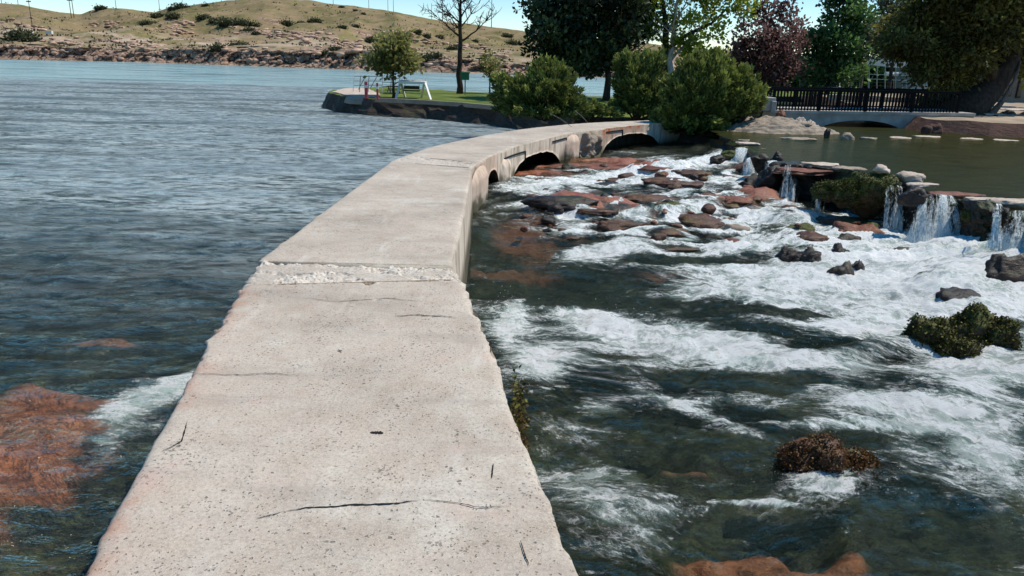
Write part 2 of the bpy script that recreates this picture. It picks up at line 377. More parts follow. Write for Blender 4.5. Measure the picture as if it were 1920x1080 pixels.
MAT = {}
MAT['conc'] = m_concrete()
MAT['conc_plain'] = m_plain('pale_concrete', (.36, .34, .31), .9, .25, 3)
MAT['bed'] = m_bed()
MAT['rapid'] = m_water('spring_water', (.018, .028, .022), (.80, .86, .80))
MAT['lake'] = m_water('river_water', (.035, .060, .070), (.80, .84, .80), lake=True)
MAT['pool'] = m_water('pool_water', (.026, .028, .010), (.5, .5, .38))
MAT['fall'] = m_fall()
MAT['wet'] = m_rock('wet_dark_rock', [(.004, .003, .002), (.020, .012, .008), (.10, .050, .028)], .14, .95, (.03, .035, .008))
MAT['brown'] = m_rock('brown_algae_rock', [(.02, .009, .005), (.095, .038, .018), (.24, .105, .045)], .08, .9, (.10, .08, .015))
MAT['red'] = m_rock('red_sandstone_rock', [(.05, .02, .013), (.17, .062, .036), (.34, .15, .09)], 0, .5)
MAT['pale'] = m_rock('pale_sandstone_slab', [(.33, .25, .19), (.50, .41, .33), (.66, .58, .49)], 0, 0)
MAT['tan'] = m_rock('grey_tan_sandstone', [(.17, .13, .095), (.30, .24, .18), (.42, .35, .27)], 0, 0)
MAT['ledge'] = m_rock('black_ledge_rock', [(.006, .005, .004), (.02, .014, .010), (.07, .036, .02)], .05, .7, (.05, .06, .012), attr='mossy')
MAT['moss'] = m_rock('mossy_rock', [(.02, .018, .012), (.06, .04, .02), (.13, .07, .035)], .42, .4, (.075, .085, .012))
MAT['bank'] = m_rock('dark_bank_stone', [(.02, .015, .012), (.06, .045, .035), (.12, .09, .07)], .1, 0, scale=.6)
MAT['redbank'] = m_rock('red_bank_stone', [(.04, .02, .014), (.11, .055, .04), (.20, .11, .08)], 0, 0, scale=.6)
MAT['hill'] = m_hill()
MAT['pink'] = m_plain('pink_tan_rubble', (.42, .28, .20), .95, .45, .4)
MAT['grass'] = m_grass()
MAT['dirt'] = m_plain('dry_soil', (.30, .23, .16), .95, .35, 1.5)
MAT['black'] = m_plain('black_iron', (.008, .008, .008), .8, .3, 8, .1)
MAT['dark'] = m_plain('dark_gap', (.012, .010, .008), .95)
MAT['white'] = m_plain('white_paint', (.72, .70, .66), .5, .1)
MAT['redpaint'] = m_plain('red_paint', (.50, .06, .07), .5, .2)
MAT['greenpaint'] = m_plain('green_plastic', (.02, .16, .07), .5, .2)
MAT['grey'] = m_plain('grey_steel', (.20, .20, .20), .5, .2)
MAT['wood'] = m_plain('weathered_pole_wood', (.07, .05, .038), .9, .3)
MAT['wall'] = m_plain('beige_plaster', (.26, .21, .165), .9, .12, 1)
MAT['wallp'] = m_plain('pale_grey_plaster', (.42, .41, .37), .9, .12, 1)
MAT['roof'] = m_plain('dark_shingle', (.05, .045, .042), .9, .25, 4)
MAT['glass'] = m_plain('dark_window_glass', (.015, .018, .02), .15, .2, 2, .6)
MAT['bark'] = m_bark('dark_bark', (.022, .016, .012), (.075, .055, .042))
MAT['barkl'] = m_bark('grey_bark', (.09, .07, .055), (.22, .18, .15))
MAT['barkw'] = m_bark('white_bark', (.30, .28, .25), (.66, .63, .57))
MAT['juniper'] = m_leaf('juniper_needles', [(0.013, 0.023, 0.007), (0.105, 0.138, 0.033), (0.423, 0.439, 0.098)], .15)
MAT['pine'] = m_leaf('pine_needles', [(0.007, 0.012, 0.007), (0.027, 0.049, 0.019), (0.115, 0.155, 0.061)], .1)
MAT['yellow'] = m_leaf('spring_yellow_leaves', [(0.065, 0.098, 0.013), (0.221, 0.286, 0.026), (0.494, 0.546, 0.065)], .45)
MAT['olive'] = m_leaf('olive_leaves', [(.06, .07, .02), (.19, .19, .05), (.36, .33, .12)], .4)
MAT['plum'] = m_leaf('plum_leaves', [(.030, .014, .012), (.12, .052, .046), (.33, .20, .18)], .3)
MAT['green'] = m_leaf('dark_green_leaves', [(0.012, 0.038, 0.016), (0.048, 0.115, 0.035), (0.173, 0.307, 0.077)], .25)
MAT['willow'] = m_leaf('dark_willow_leaves', [(0.027, 0.027, 0.007), (0.106, 0.100, 0.025), (0.263, 0.250, 0.062)], .35)  # dark brown-olive leaf tone
MAT['greyleaf'] = m_leaf('grey_green_leaves', [(0.026, 0.039, 0.023), (0.078, 0.098, 0.052), (0.195, 0.221, 0.130)], .3)
MAT['scrub'] = m_leaf('sagebrush_leaves', [(.02, .025, .010), (.055, .062, .025), (.10, .105, .05)], .1)

# ------------------------------------------------------------------ walkway stations
STN = [((150, 1080), (1088, 1080)), ((246, 901), (1010, 890)), ((321, 769), (968, 786)), ((384, 649), (917, 643)), ((458, 534), (859, 526)),
       ((485, 487), (847, 497)), ((610, 393), (872, 390)), ((738, 299), (885, 312)), ((812, 273), (918, 292)), ((894, 256), (964, 274)),
       ((986, 240.5), (1025, 259)), ((1050, 234), (1065, 248.5)), ((1102, 230), (1114, 243)), ((1170, 227), (1160, 237)), ((1240, 224.5), (1228, 231)),
       ((1300, 222), (1290, 227))]
L = np.array([at(*a, 0)[:2] for a, b in STN]); R = np.array([at(*b, 0)[:2] for a, b in STN])
L = np.vstack([[L[0, 0]+.13, .2], L]); R = np.vstack([[R[0, 0]+.22, .2], R])      # station 0 lies under the camera
TS = np.arange(len(L))
def sample(t0, t1, n, smooth=0):
    t = np.linspace(t0, t1, n)
    l = np.stack([np.interp(t, TS, L[:, k]) for k in (0, 1)], 1); r = np.stack([np.interp(t, TS, R[:, k]) for k in (0, 1)], 1)
    if smooth:
        k = np.ones(smooth)/smooth
        def sm(a):
            p = np.vstack([2*a[0]-a[1:smooth//2+1][::-1], a, 2*a[-1]-a[-smooth//2:-1][::-1]])[:len(a)+smooth-1]
            return np.stack([np.convolve(p[:, i], k, 'valid') for i in (0, 1)], 1)
        l, r = sm(l), sm(r)
    return t, l, r
def xc(y):                                                                     # centre line, x for a given y
    c = (L+R)/2; yy = c[:, 1]
    x = np.interp(y, yy, c[:, 0])
    return np.where(y > yy[-1], c[-1, 0]+(y-yy[-1])*2.2, x)

bridge_walk = thing('concrete_walkway', (L[6, 0]/2+R[6, 0]/2, 6.2, 0), 'long pitted concrete walkway curving away over low arches between river and rapids', 'walkway')
ARCH = [(911, 939, -.27), (956, 1059, -.27), (1125, 1245, -.22)]
def loft(name, t0, t1, n, nx, smooth=0, rough=0.0, top=0.0, edge=.02, rubble=None, curved=False, lean=0.0):
    t, l, r = sample(t0, t1, n, smooth)
    sv = np.concatenate([np.full(8, -1.), np.linspace(0, 1, nx), np.full(8, 2.)])
    zs = np.concatenate([np.linspace(1, .06, 8)**1.3, np.zeros(nx), (np.linspace(.06, 1, 8))**1.3])
    s = np.clip(sv, 0, 1)
    P = l[:, None]*(1-s)[None, :, None]+r[:, None]*s[None, :, None]
    X, Y = P[..., 0], P[..., 1]
    zb = np.full(n, -1.6)
    rust = np.zeros((n, len(sv)))
    if curved:
        px = pj(np.concatenate([r, np.zeros((n, 1))], 1))[:, 0]
        for a, b, c in ARCH:
            u = (px-a)/(b-a)*2-1; m = np.abs(u) < 1
            zb[m] = -1.6+(c+1.6)*np.sqrt(1-np.abs(u[m])**2.6)**.55
        rust[:, -8:] += (sstep(1125, 1135, px)*(1-sstep(1195, 1215, px)))[:, None]*np.linspace(1, .1, 8)*1.2
        rust[:, -8:] += .35*(sstep(885, 890, px)*(1-sstep(925, 940, px)))[:, None]
    zbb = np.repeat(zb[:, None], len(sv), 1)
    if curved: zbb[:, :8] = -1.6
    Z = zs[None, :]*zbb
    # displacement
    side = ((sv < 0) | (sv > 1)).astype(float)[None, :]*np.ones((n, 1))
    nrm = (r-l)/np.linalg.norm(r-l, axis=1)[:, None]
    e1 = fbm(X*2, Y*2, Z*3, 5, 3, .65)*edge*1.3+fbm(X*13, Y*13, Z*13, 3, 9)*edge*.7
    wgt = np.where(sv < 0, 1., np.where(sv > 1, 1., 0.))[None, :]+np.exp(-np.minimum(s, 1-s)/.012)[None, :]*(side == 0)
    sg = np.where(sv <= .5, -1., 1.)[None, :]
    bulge = lean*np.abs(Z)
    if name == 'near_slab': e1 = e1*(1+3.2*sstep(3.3, 4.7, t))[:, None]
    X = X+(e1*wgt*sg+bulge*sg*side)*nrm[:, 0:1]; Y = Y+(e1*wgt*sg+bulge*sg*side)*nrm[:, 1:2]
    rb = np.zeros_like(X)
    if rubble is not None:
        rb = rubble(t[:, None]+0*X, s[None, :]+0*X, X, Y)
    if name == 'near_slab': rust += (side == 0)*.5*np.exp(-s/.05)[None, :]*sstep(-.1, .3, fbm(X*3, Y*2, None, 3, 88))*sstep(0, 1.2, t)[:, None]
    zt = top+fbm(X*1.1, Y*1.1, None, 3, 21)*.004+fbm(X*14, Y*14, None, 4, 5)*.0025
    zt = zt+rb*(fbm(X*7, Y*7, None, 5, 8, .65)*.045+fbm(X*30, Y*30, None, 3, 4)*.012-.008)
    zt = zt-np.exp(-np.minimum(s, 1-s)/.01)[None, :]*.018*(1+fbm(X*5, Y*5, None, 3, 2))
    Z = np.where(side > 0, Z, 0)+zt
    damp_shade = side*sstep(-.42, -.62, Z+fbm(X*4, Y*4, Z*4, 3, 1)*.15)
    V = np.stack([X, Y, Z], -1).reshape(-1, 3); nc = len(sv)
    Fc = grid_faces(n, nc)[:, ::-1]
    # underside and ends
    i = np.arange(n-1)*nc
    Fu = np.stack([i, i+nc, i+nc+nc-1, i+nc-1], 1)[:, ::-1]
    e0 = np.stack([np.arange(nc//2), np.arange(1, nc//2+1), nc-2-np.arange(nc//2), nc-1-np.arange(nc//2)], 1)
    Fu = np.vstack([Fu, e0, (e0+(n-1)*nc)[:, ::-1]])
    A_ = {'rub': rb.ravel(), 'side': np.clip(side, 0, 1).ravel(), 'rust': np.clip(rust, 0, 1).ravel(), 'damp_shade': damp_shade.ravel()}
    if curved:                                   # barrel vaults; river-side wall added to keep them dark inside
        Fu = Fu[n-1:]; base = len(V); P1 = l*.78+r*.22
        Va = np.column_stack([P1, zb]); Vb = np.column_stack([P1, np.full(n, -1.6)]); V = np.vstack([V, Va, Vb])
        k = np.arange(n-1); R0 = k*nc+nc-1; R1 = R0+nc
        Fx = np.vstack([np.stack([R0, R1, base+k+1, base+k], 1), np.stack([base+k, base+k+1, base+n+k+1, base+n+k], 1), np.stack([base+n+k, base+n+k+1, (k+1)*nc, k*nc], 1)])
        Fu = np.vstack([Fu, Fx[:, ::-1]])
        for q_, v_ in (('rub', 0), ('side', 1), ('rust', 0), ('damp_shade', .9)): A_[q_] = np.concatenate([A_[q_], np.full(2*n, v_)])  # vault interior coloured dark, painting in the shadow under the arches
    loc = np.array(bridge_walk.location)
    o = mesh(name, V-loc, np.vstack([Fc, Fu]), MAT['conc'], bridge_walk, True,
             A_)
    return o
def rub_near(t, s, X, Y):
    return np.clip(sstep(4.84, 4.98, t+fbm(X*2.2, Y*2.2, None, 5, 6)*.5-.06)+.8*sstep(.96, 1.0, np.abs(s-.5)*2+fbm(X*3, Y*3, None, 3, 12)*.05)*sstep(3.0, 4.5, t), 0, 1)
loft('near_slab', 0, 5.0, 520, 130, rough=.01, edge=.013, rubble=rub_near, lean=.10)
loft('broken_joint', 4.995, 5.935, 150, 170, edge=.05, top=-.008, rubble=lambda t, s, X, Y: np.clip(.22+1.1*sstep(-.2, .2, fbm(X*2.0, Y*4.0, None, 5, 31)+.22*sstep(5.2, 5.8, t)), 0, 1.1), lean=.06)
loft('middle_slab', 5.93, 7.94, 300, 90, edge=.006, top=.004, lean=.04)
loft('pale_joint', 7.93, 8.25, 30, 90, edge=.02, top=.006, rubble=lambda t, s, X, Y: .55+0*X)
loft('arched_span', 8.2, len(L)-1.001, 900, 60, smooth=61, edge=.010, top=.0, curved=True)

# mouldings on the river-spring face of the arched span
t_, l_, r_ = sample(7.9, len(L)-1.001, 900, 61)
rpx = pj(np.concatenate([r_, np.zeros((900, 1))], 1))[:, 0]
def face_pt(px, z, out):
    k = float(np.interp(px, rpx, np.arange(900))); i = min(int(k), 898); a = r_[i]+(r_[i+1]-r_[i])*(k-i)
    d = r_[min(i+8, 899)]-r_[max(i-8, 0)]; nn = np.array([d[1], -d[0]])/np.linalg.norm(d)
    return np.array([a[0]+nn[0]*out, a[1]+nn[1]*out, z])
def panel(name, a, b, out, ztop, mat, rough=.01, rust=.3, nr=34, taper=0.0, damp_shade=1.0):
    U = np.linspace(0, 1, nr); Wv = np.linspace(0, 1, 40); V = []
    for w in Wv:
        for u in U:
            e = math.sin(PI*u)**.35
            prof = (1-(2*u-1)**2)**.5
            zt = ztop-.16*(1-prof)
            z = zt*(1-w)+(-1.5)*w
            o = (out*(.55+.45*prof)+taper*w)*min(1, w*9+.02)**.5*(.02+.98*e)
            V.append(face_pt(a+(b-a)*u, z, o-.004))
    V = np.array(V)
    n3 = fbm(V[:, 0]*5, V[:, 1]*5, V[:, 2]*5, 4, 3)[:, None]*rough
    V = V+n3*np.array([.6, -.7, .3])
    dm = damp_shade*sstep(-.45, -.62, V[:, 2]+fbm(V[:, 0]*4, V[:, 1]*4, V[:, 2]*4, 3, 1)*.2)
    return mesh(name, V-np.array(bridge_walk.location), grid_faces(40, nr), mat, bridge_walk, True,
                {'rub': np.zeros(len(V)), 'side': np.ones(len(V)), 'rust': np.full(len(V), rust)*(V[:, 2] > -.5), 'damp_shade': dm})
panel('pier', 884, 911, .14, -.07, MAT['conc'], .02, .25)
panel('pier', 937, 957, .10, -.16, MAT['conc'], .04, .1)
panel('pier', 1060, 1086, .13, -.06, MAT['conc'], .02, .2)
rp = panel('eroded_pier', 1088, 1126, .17, -.02, MAT['tan'], .22, 0)
rp['label'] = 'eroded boulder-faced concrete pier'
for a, b, z in ((945, 985, -.17), (1036, 1062, -.12), (1137, 1168, -.11)):
    mb = MB()
    xs = np.linspace(a, b, 10)
    for i in range(9): mb.bar(face_pt(xs[i], z, .012), face_pt(xs[i+1], z, .012), .022, .03)
    mb.bar(face_pt(b, z, .012), face_pt(b, z-.26, .012), .02, .03)
    mb.build('panel_groove', MAT['dark'], bridge_walk)
def crack(pts, w):
    V = []; n = 70
    xs = np.interp(np.linspace(0, 1, n), np.linspace(0, 1, len(pts)), [p[0] for p in pts]); ys = np.interp(np.linspace(0, 1, n), np.linspace(0, 1, len(pts)), [p[1] for p in pts])
    P = np.array([at(a, b, 0) for a, b in zip(xs, ys)])
    P[:, 1] += fbm(P[:, 0]*9, P[:, 1]*9, None, 4, 2)*.03
    for i in range(n):
        k = w*(1-abs(2*i/(n-1)-1)**3)*(.6+.8*vn(np.array(i*.5), np.array(0.), seed=2))
        d = P[min(i+1, n-1)]-P[max(i-1, 0)]; nn = np.array([-d[1], d[0], 0])/np.linalg.norm(d[:2]+1e-9)
        V += [P[i]+nn*k+[0, 0, .0055], P[i]-nn*k+[0, 0, .0055]]
    mesh('crack', np.array(V)-np.array(bridge_walk.location), [(2*i, 2*i+1, 2*i+3, 2*i+2) for i in range(n-1)], MAT['dark'], bridge_walk)
crack([(530, 960), (600, 957), (660, 952), (730, 948), (790, 940)], .0045)
crack([(975, 1015), (985, 1045), (992, 1065)], .0025)
crack([(694, 811), (706, 813), (719, 816)], .013)
crack([(340, 700), (420, 706), (500, 700), (560, 704)], .0025)
crack([(790, 940), (850, 944), (900, 952), (955, 948)], .0022)
crack([(480, 975), (530, 960)], .0022)
crack([(560, 560), (640, 566), (720, 560), (800, 566)], .003)
crack([(300, 850), (340, 830), (352, 790)], .003)
crack([(632, 659), (642, 660)], .006)
crack([(925, 870), (922, 900)], .003)
crack([(735, 594), (790, 592), (860, 597)], .005)

t9, l9, r9 = sample(2.9, 5.1, 200)
def footing(name, e, sgn, t0, t1, out, zt, seed):
    V = []; n1, n2 = 200, 26; nn = (r9-l9)/np.linalg.norm(r9-l9, axis=1)[:, None]*sgn
    k = sstep(t0, t0+.25, t9)*sstep(t1, t1-.25, t9)
    for j in range(n2):
        w_ = j/(n2-1); z = zt-w_*1.3+np.zeros(n1); p = e-nn*.05
        o = (out*(.5+1.2*vn(t9*6, z*2, seed=seed)*1.0)*min(1, .2+w_*4)+fbm(t9*9, z*5, None, 4, seed)*.05)*k+.03*k
        V.append(np.stack([p[:, 0]+nn[:, 0]*o, p[:, 1]+nn[:, 1]*o, z+fbm(t9*7, t9*0+1, None, 3, seed+4)*.06-(1-k)*.3], 1))
    V = np.concatenate(V)
    mesh(name, V-np.array(bridge_walk.location), grid_faces(n2, n1) if sgn < 0 else grid_faces(n2, n1)[:, ::-1], MAT['conc'], bridge_walk, True,
         {'rub': np.full(len(V), .7), 'side': np.full(len(V), .9), 'rust': np.full(len(V), .25), 'damp_shade': .4+.6*sstep(-.3, -.6, V[:, 2])})
footing('broken_footing', l9, -1, 3.0, 4.95, .10, -.07, 61)
footing('broken_footing', r9, 1, 3.6, 5.0, .09, -.05, 67)
# ------------------------------------------------------------------ levels of water and bed
LEDGE = np.array([at(x, y, -.05)[:2] for x, y in [(1365, 257), (1392, 270), (1430, 288), (1480, 300), (1560, 312), (1640, 326), (1700, 344), (1760, 364), (1840, 380), (1920, 392), (2150, 430)]])
LEDGE = np.vstack([LEDGE, [16, 9.2], [30, 8]])
def ledge_d(x, y):                                                             # signed distance, + on the pool side
    best = np.full(x.shape, 1e9); sg = np.zeros(x.shape)
    for a, b in zip(LEDGE[:-1], LEDGE[1:]):
        d = b-a; t = np.clip(((x-a[0])*d[0]+(y-a[1])*d[1])/(d@d), 0, 1)
        ex, ey = x-a[0]-t*d[0], y-a[1]-t*d[1]; q = np.hypot(ex, ey)
        c = d[0]*(y-a[1])-d[1]*(x-a[0]); m = q < best-1e-9
        best = np.where(m, q, best); sg = np.where(m, np.sign(c), sg)
    return best*sg
PTS = np.array([[-.4, 2, -.9], [3, 2, -.92], [1, 6, -.9], [5, 4, -.92], [8, 5, -.9], [4, 8, -.88], [7, 8.5, -.62], [6.57, 11.35, -.74], [6.4, 10.5, -.60], [6.35, 10.05, -.52], [6.85, 9.8, -.49], [6.6, 9.0, -.52], [5.5, 9.3, -.80], [5.4, 10.4, -.80], [5.9, 8.2, -.74], [-.6, 8, -.88], [0, 10, -.86], [3, 10.2, -.82], [6, 11, -.78], [9, 11.2, -.75],
                [-.5, 11.8, -.72], [2, 12, -.68], [4.5, 12.4, -.70], [0, 14.2, -.60], [3, 14, -.56], [5, 14, -.55], [1.2, 16, -.66], [.2, 14.8, -.66], [3, 15.8, -.52], [4.4, 16.3, -.42], [5.6, 17.3, -.32], [2, 18, -.66], [3.2, 20, -.64], [4.7, 20, -.58], [4.5, 23, -.64], [3, 21.5, -.64], [1, 17.2, -.68],
                [1, 13, -.66], [5.6, 20, -.40], [6.2, 20.2, -.2], [12, 10.5, -.75], [5.4, 15.3, -.42], [-2, 3, -.93], [-2, 7, -.92]])
def lvl(x, y):
    w = 0; t = 0
    for a, b, c in PTS:
        k = 1/(((x-a)**2+(y-b)**2)+.5)**2; w = w+k; t = t+k*c
    return t/w
def ell(px, py, rx, ry, ang, s, z):
    c = at(px, py, z)[:2]; ca, sa = math.cos(math.radians(ang)), math.sin(math.radians(ang))
    a = at(px+rx*ca, py+rx*sa, z)[:2]-c; b = at(px-ry*sa, py+ry*ca, z)[:2]-c
    return c, np.linalg.inv(np.stack([a, b], 1)), s
def blobs(lst, z, x, y, hard=1.0):
    t = np.zeros_like(x)
    for q in lst:
        c, Mi, s = ell(*q, z)
        u = Mi[0, 0]*(x-c[0])+Mi[0, 1]*(y-c[1]); v = Mi[1, 0]*(x-c[0])+Mi[1, 1]*(y-c[1])
        t = t+s*np.exp(-hard*(u*u+v*v))
    return t
ROCKS = [
 (1790, 556, 84, 34, -.78, 'wet', 'dark wet boulder just above the big mossy clump with white water pouring around it', dict()),
 (1578, 510, 56, 40, -.80, 'wet', 'black pointed boulder alone at the left edge of the white torrent', dict(ang=.9)),
 (1606, 500, 30, 22, -.80, 'wet', 'small black stone touching the right side of the pointed black boulder', dict()),
 (1478, 478, 46, 32, -.78, 'wet', 'left of two round black boulders at the foot of the rapids', dict()),
 (1515, 482, 56, 30, -.78, 'wet', 'right and wider of two round black boulders at the foot of the rapids', dict()),
 (1575, 470, 40, 26, -.76, 'wet', 'black angular stone in foam just below the brown rock heap', dict(ang=.9)),
 (1694, 468, 42, 14, -.74, 'wet', 'low dark stone in the foam below the thin waterfall', dict()),
 (1870, 462, 50, 18, -.72, 'wet', 'low dark stone in foam under the right hand waterfall', dict()),
 (1565, 413, 90, 30, -.62, 'brown', 'rusty brown boulder at the foot of the black ledge cliff', dict(ang=.8)),
 (1520, 441, 86, 26, -.68, 'brown', 'orange brown rock in front of the rusty boulder below the ledge', dict(ang=.8)),
 (1608, 428, 78, 34, -.70, 'red', 'dark red rock with white water sliding past right of the brown rocks', dict()),
 (1585, 447, 50, 20, -.72, 'wet', 'dark low rock between the brown heap and the torrent', dict()),
 (1420, 451, 84, 16, -.66, 'red', 'flat brick red slab lying level in the middle rapids', dict(flat=1, ang=.9)),
 (1260, 459, 190, 20, -.72, 'brown', 'long orange brown shelf rock along the lower lip of the rapids', dict(flat=1, dep=.3)),
 (1145, 420, 118, 28, -.64, 'brown', 'orange brown boulder in the left middle of the rapids', dict(dep=.5)),
 (1320, 413, 110, 30, -.62, 'brown', 'broad dark brown hump of rock in the centre of the rapids with water sliding over', dict(dep=.5)),
 (1250, 436, 100, 24, -.66, 'brown', 'dark brown wet hump just above the long orange brown shelf', dict(dep=.5)),
 (1375, 430, 60, 20, -.62, 'tan', 'tan water-smoothed rock left of the brick red slab', dict(dep=.5)),
 (1055, 374, 110, 26, -.60, 'wet', 'dark whale-backed rock nearest the small arch of the walkway', dict(dep=.5)),
 (1158, 369, 28, 16, -.56, 'wet', 'small black stone at top of a little white chute', dict()),
 (1154, 382, 22, 16, -.58, 'wet', 'tiny dark stone directly below the small black stone by the white chute', dict()),
 (1256, 385, 54, 20, -.55, 'moss', 'mossy brown round stone in the middle of the rapids', dict()),
 (1325, 381, 46, 16, -.54, 'moss', 'yellow green mossy stone left of the reddish wet stones', dict()),
 (1376, 374, 54, 20, -.52, 'red', 'dark reddish wet stone right of the yellow green mossy stone', dict()),
 (1350, 362, 56, 14, -.50, 'brown', 'flat brown stone above the yellow green mossy stone', dict()),
 (1220, 372, 70, 18, -.55, 'brown', 'brown hump left of the mossy brown round stone', dict(dep=.5)),
 (1262, 338, 80, 18, -.50, 'brown', 'dark brown rock in the upper rapids with foam breaking on it', dict(dep=.5)),
 (1170, 336, 70, 12, -.51, 'brown', 'dark brown low rock below the red shelf in the upper rapids', dict(dep=.5)),
 (1412, 342, 54, 28, -.42, 'wet', 'block of dark brown rock at the left foot of the black ledge', dict(ang=.9)),
 (1487, 389, 30, 14, -.58, 'brown', 'small brown cube-like stone at the foot of the ledge cliff', dict(ang=.9)),
 (1395, 318, 60, 24, -.40, 'brown', 'brown rock between the left cascade and the black block of the ledge foot', dict(ang=.8)),
 (1440, 330, 60, 36, -.36, 'wet', 'black jagged rock mass left of the reddish capping slab', dict(ang=1.0)),
 (1370, 335, 46, 16, -.44, 'brown', 'low brown rock left of the dark block at the ledge foot', dict()),
 (1300, 322, 60, 16, -.46, 'brown', 'flat brown rock left of the small wet stone above the cascade', dict(dep=.6)),
 (1230, 312, 70, 12, -.50, 'red', 'low red rock right of the wide flat red shelf', dict(dep=.6, ang=.9)),
 (1500, 425, 60, 20, -.62, 'moss', 'mossy dark stone left of the orange brown rock', dict()),
 (1110, 392, 60, 12, -.60, 'brown', 'low brown rock below the whale-backed rock', dict(dep=.6)),
 (1440, 372, 40, 22, -.52, 'wet', 'dark stone under the thin trickle at the left end of the ledge', dict()),
 (1450, 407, 90, 20, -.60, 'brown', 'reddish brown wet rock with water running over it left of the ledge foot', dict(dep=.5)),
 (1140, 309, 190, 20, -.50, 'red', 'wide flat dark red shelf of rock below the far arch', dict(flat=1, dep=.35)),
 (1010, 332, 90, 12, -.56, 'red', 'broken red rock shelf at the mouth of the middle arch', dict(flat=1, dep=.5, ang=.9)),
 (1402, 266, 46, 9, -.10, 'pale', 'upper pale slab of a small stack at the pool outlet', dict(flat=1, dep=.7)),
 (1406, 276, 62, 9, -.16, 'tan', 'lower wide tan slab of a small stack at the pool outlet', dict(flat=1, dep=.7)),
 (1368, 289, 34, 13, -.28, 'moss', 'mossy dark stone just left of the slab stack at the pool outlet', dict()),
 (1345, 297, 30, 10, -.32, 'wet', 'small wet stone above the left white cascade', dict()),
 (1425, 300, 38, 22, -.15, 'wet', 'black angular rock at the left end of the ledge crest', dict(ang=1.0)),
 (1456, 293, 24, 14, -.05, 'wet', 'small black pointed rock standing on the ledge crest', dict(ang=1.0)),
 (1485, 304, 64, 18, -.06, 'wet', 'dark flat rock on the ledge crest beside the pool', dict(flat=1, ang=.9)),
 (1504, 316, 116, 16, -.10, 'red', 'reddish brown capping slab overhanging the black ledge cliff', dict(flat=1, dep=.6, ang=.9)),
 (1540, 305, 62, 9, -.02, 'pale', 'pale flat stone on the pool edge behind the reddish capping slab', dict(flat=1)),
 (1592, 313, 60, 10, -.02, 'tan', 'tan flat stone on the pool edge left of the moss mound', dict(flat=1)),
 (1704, 331, 58, 17, .0, 'pale', 'rounded pale stone on the pool edge right of the moss mound', dict()),
 (1732, 343, 54, 11, -.02, 'pale', 'flat pale stone beside the rounded pale stone on the pool edge', dict(flat=1)),
 (1792, 360, 112, 14, -.10, 'red', 'long flat red slab on the ledge crest above the wide waterfall', dict(flat=1, dep=.4)),
 (1886, 372, 88, 17, -.05, 'pale', 'bright pale slab at the right end of the ledge crest', dict(flat=1, dep=.5)),
 (1834, 370, 62, 9, -.06, 'pale', 'thin pale slab between the long red slab and the bright pale slab', dict(flat=1, dep=.5)),
 (1712, 362, 46, 24, -.10, 'wet', 'dark rock under the pale stones between the two waterfalls', dict(ang=.9)),
 (1850, 420, 70, 50, -.8, 'moss', 'dark green mossy rock face right of the wide waterfall', dict(ang=.45, dep=.6, rough=.4)),
 (1803, 428, 36, 34, -.8, 'wet', 'dark rock at the right foot of the wide waterfall', dict(ang=.9)),
 (1888, 432, 34, 36, -.8, 'wet', 'black rock at the left foot of the rightmost waterfall', dict(ang=.9)),
 (1700, 414, 26, 44, -.8, 'wet', 'black rock pinched between the thin and the wide waterfall', dict(ang=1.0)),
 (1640, 425, 60, 24, -.70, 'moss', 'green topped rock at the left foot of the thin waterfall', dict()),

 (1840, 433, 76, 22, -.66, 'moss', 'red brown rock with green moss at the foot of the right ledge', dict()),
 (1760, 520, 110, 34, -.84, 'wet', 'grey rock hump veiled by white water above the mossy clump', dict(dep=.5)),
 (1892, 505, 90, 44, -.84, 'wet', 'large dark hump veiled by white water at the right edge', dict(dep=.5)),
 (1551, 250, 13, 15, -.08, 'wet', 'small dark upright stone at the tip of the rock outcrop', dict()),
 (1588, 255, 28, 13, -.10, 'tan', 'round brown stone on the far edge of the pool', dict()),
 (1629, 258, 30, 7, -.12, 'tan', 'low flat stone right of the round brown stone on the far pool edge', dict(flat=2)),
 (1687, 257, 42, 7, -.15, 'pale', 'pale stone under the bridge arch on the far pool edge', dict(flat=2)),
 (1736, 255, 48, 7, -.15, 'pale', 'pale flat stone at the right foot of the bridge arch', dict(flat=2)),
 (1824, 259, 48, 6, -.15, 'pale', 'thin pale stone at the foot of the red bank', dict(flat=2)),
 (1884, 262, 48, 6, -.15, 'pale', 'thin pale stone at far right on the pool edge', dict(flat=2)),
 (1464, 216, 18, 14, .25, 'red', 'small red block on top of the grey outcrop beside the bridge', dict(ang=1)),
 (1510, 230, 28, 9, .12, 'tan', 'flat tan block on the right shoulder of the grey outcrop', dict(flat=1)),
 (1395, 262, 20, 6, -.1, 'tan', 'small tan stone behind the slab stack at the pool outlet', dict(flat=1)),
 (1498, 258, 60, 6, -.12, 'tan', 'low tan ledge stone at the foot of the grey outcrop', dict(flat=2)),
]
RPOS = []
for q_ in ROCKS:
    if q_[4] < -.38:
        P_ = at(q_[0], q_[1]+q_[3]*.35, float(lvl(np.array(at(*q_[:2], q_[4])[0]), np.array(at(*q_[:2], q_[4])[1])))); RPOS.append((P_[0], P_[1], q_[2]*mpp(P_)*.5, q_[7].get('dep', .7)))
def hump(x, y):
    sh_ = sstep(10.4, 11.8, y)*sstep(19, 16.5, y)*sstep(.3, 1.5, x-xc(y)-.9)
    return sh_*np.clip(fbm(x*.9, y*1.5, None, 4, 140)+.1, 0, 1)*.24*(1-sstep(-1.6, -.8, ledge_d(x, y)))
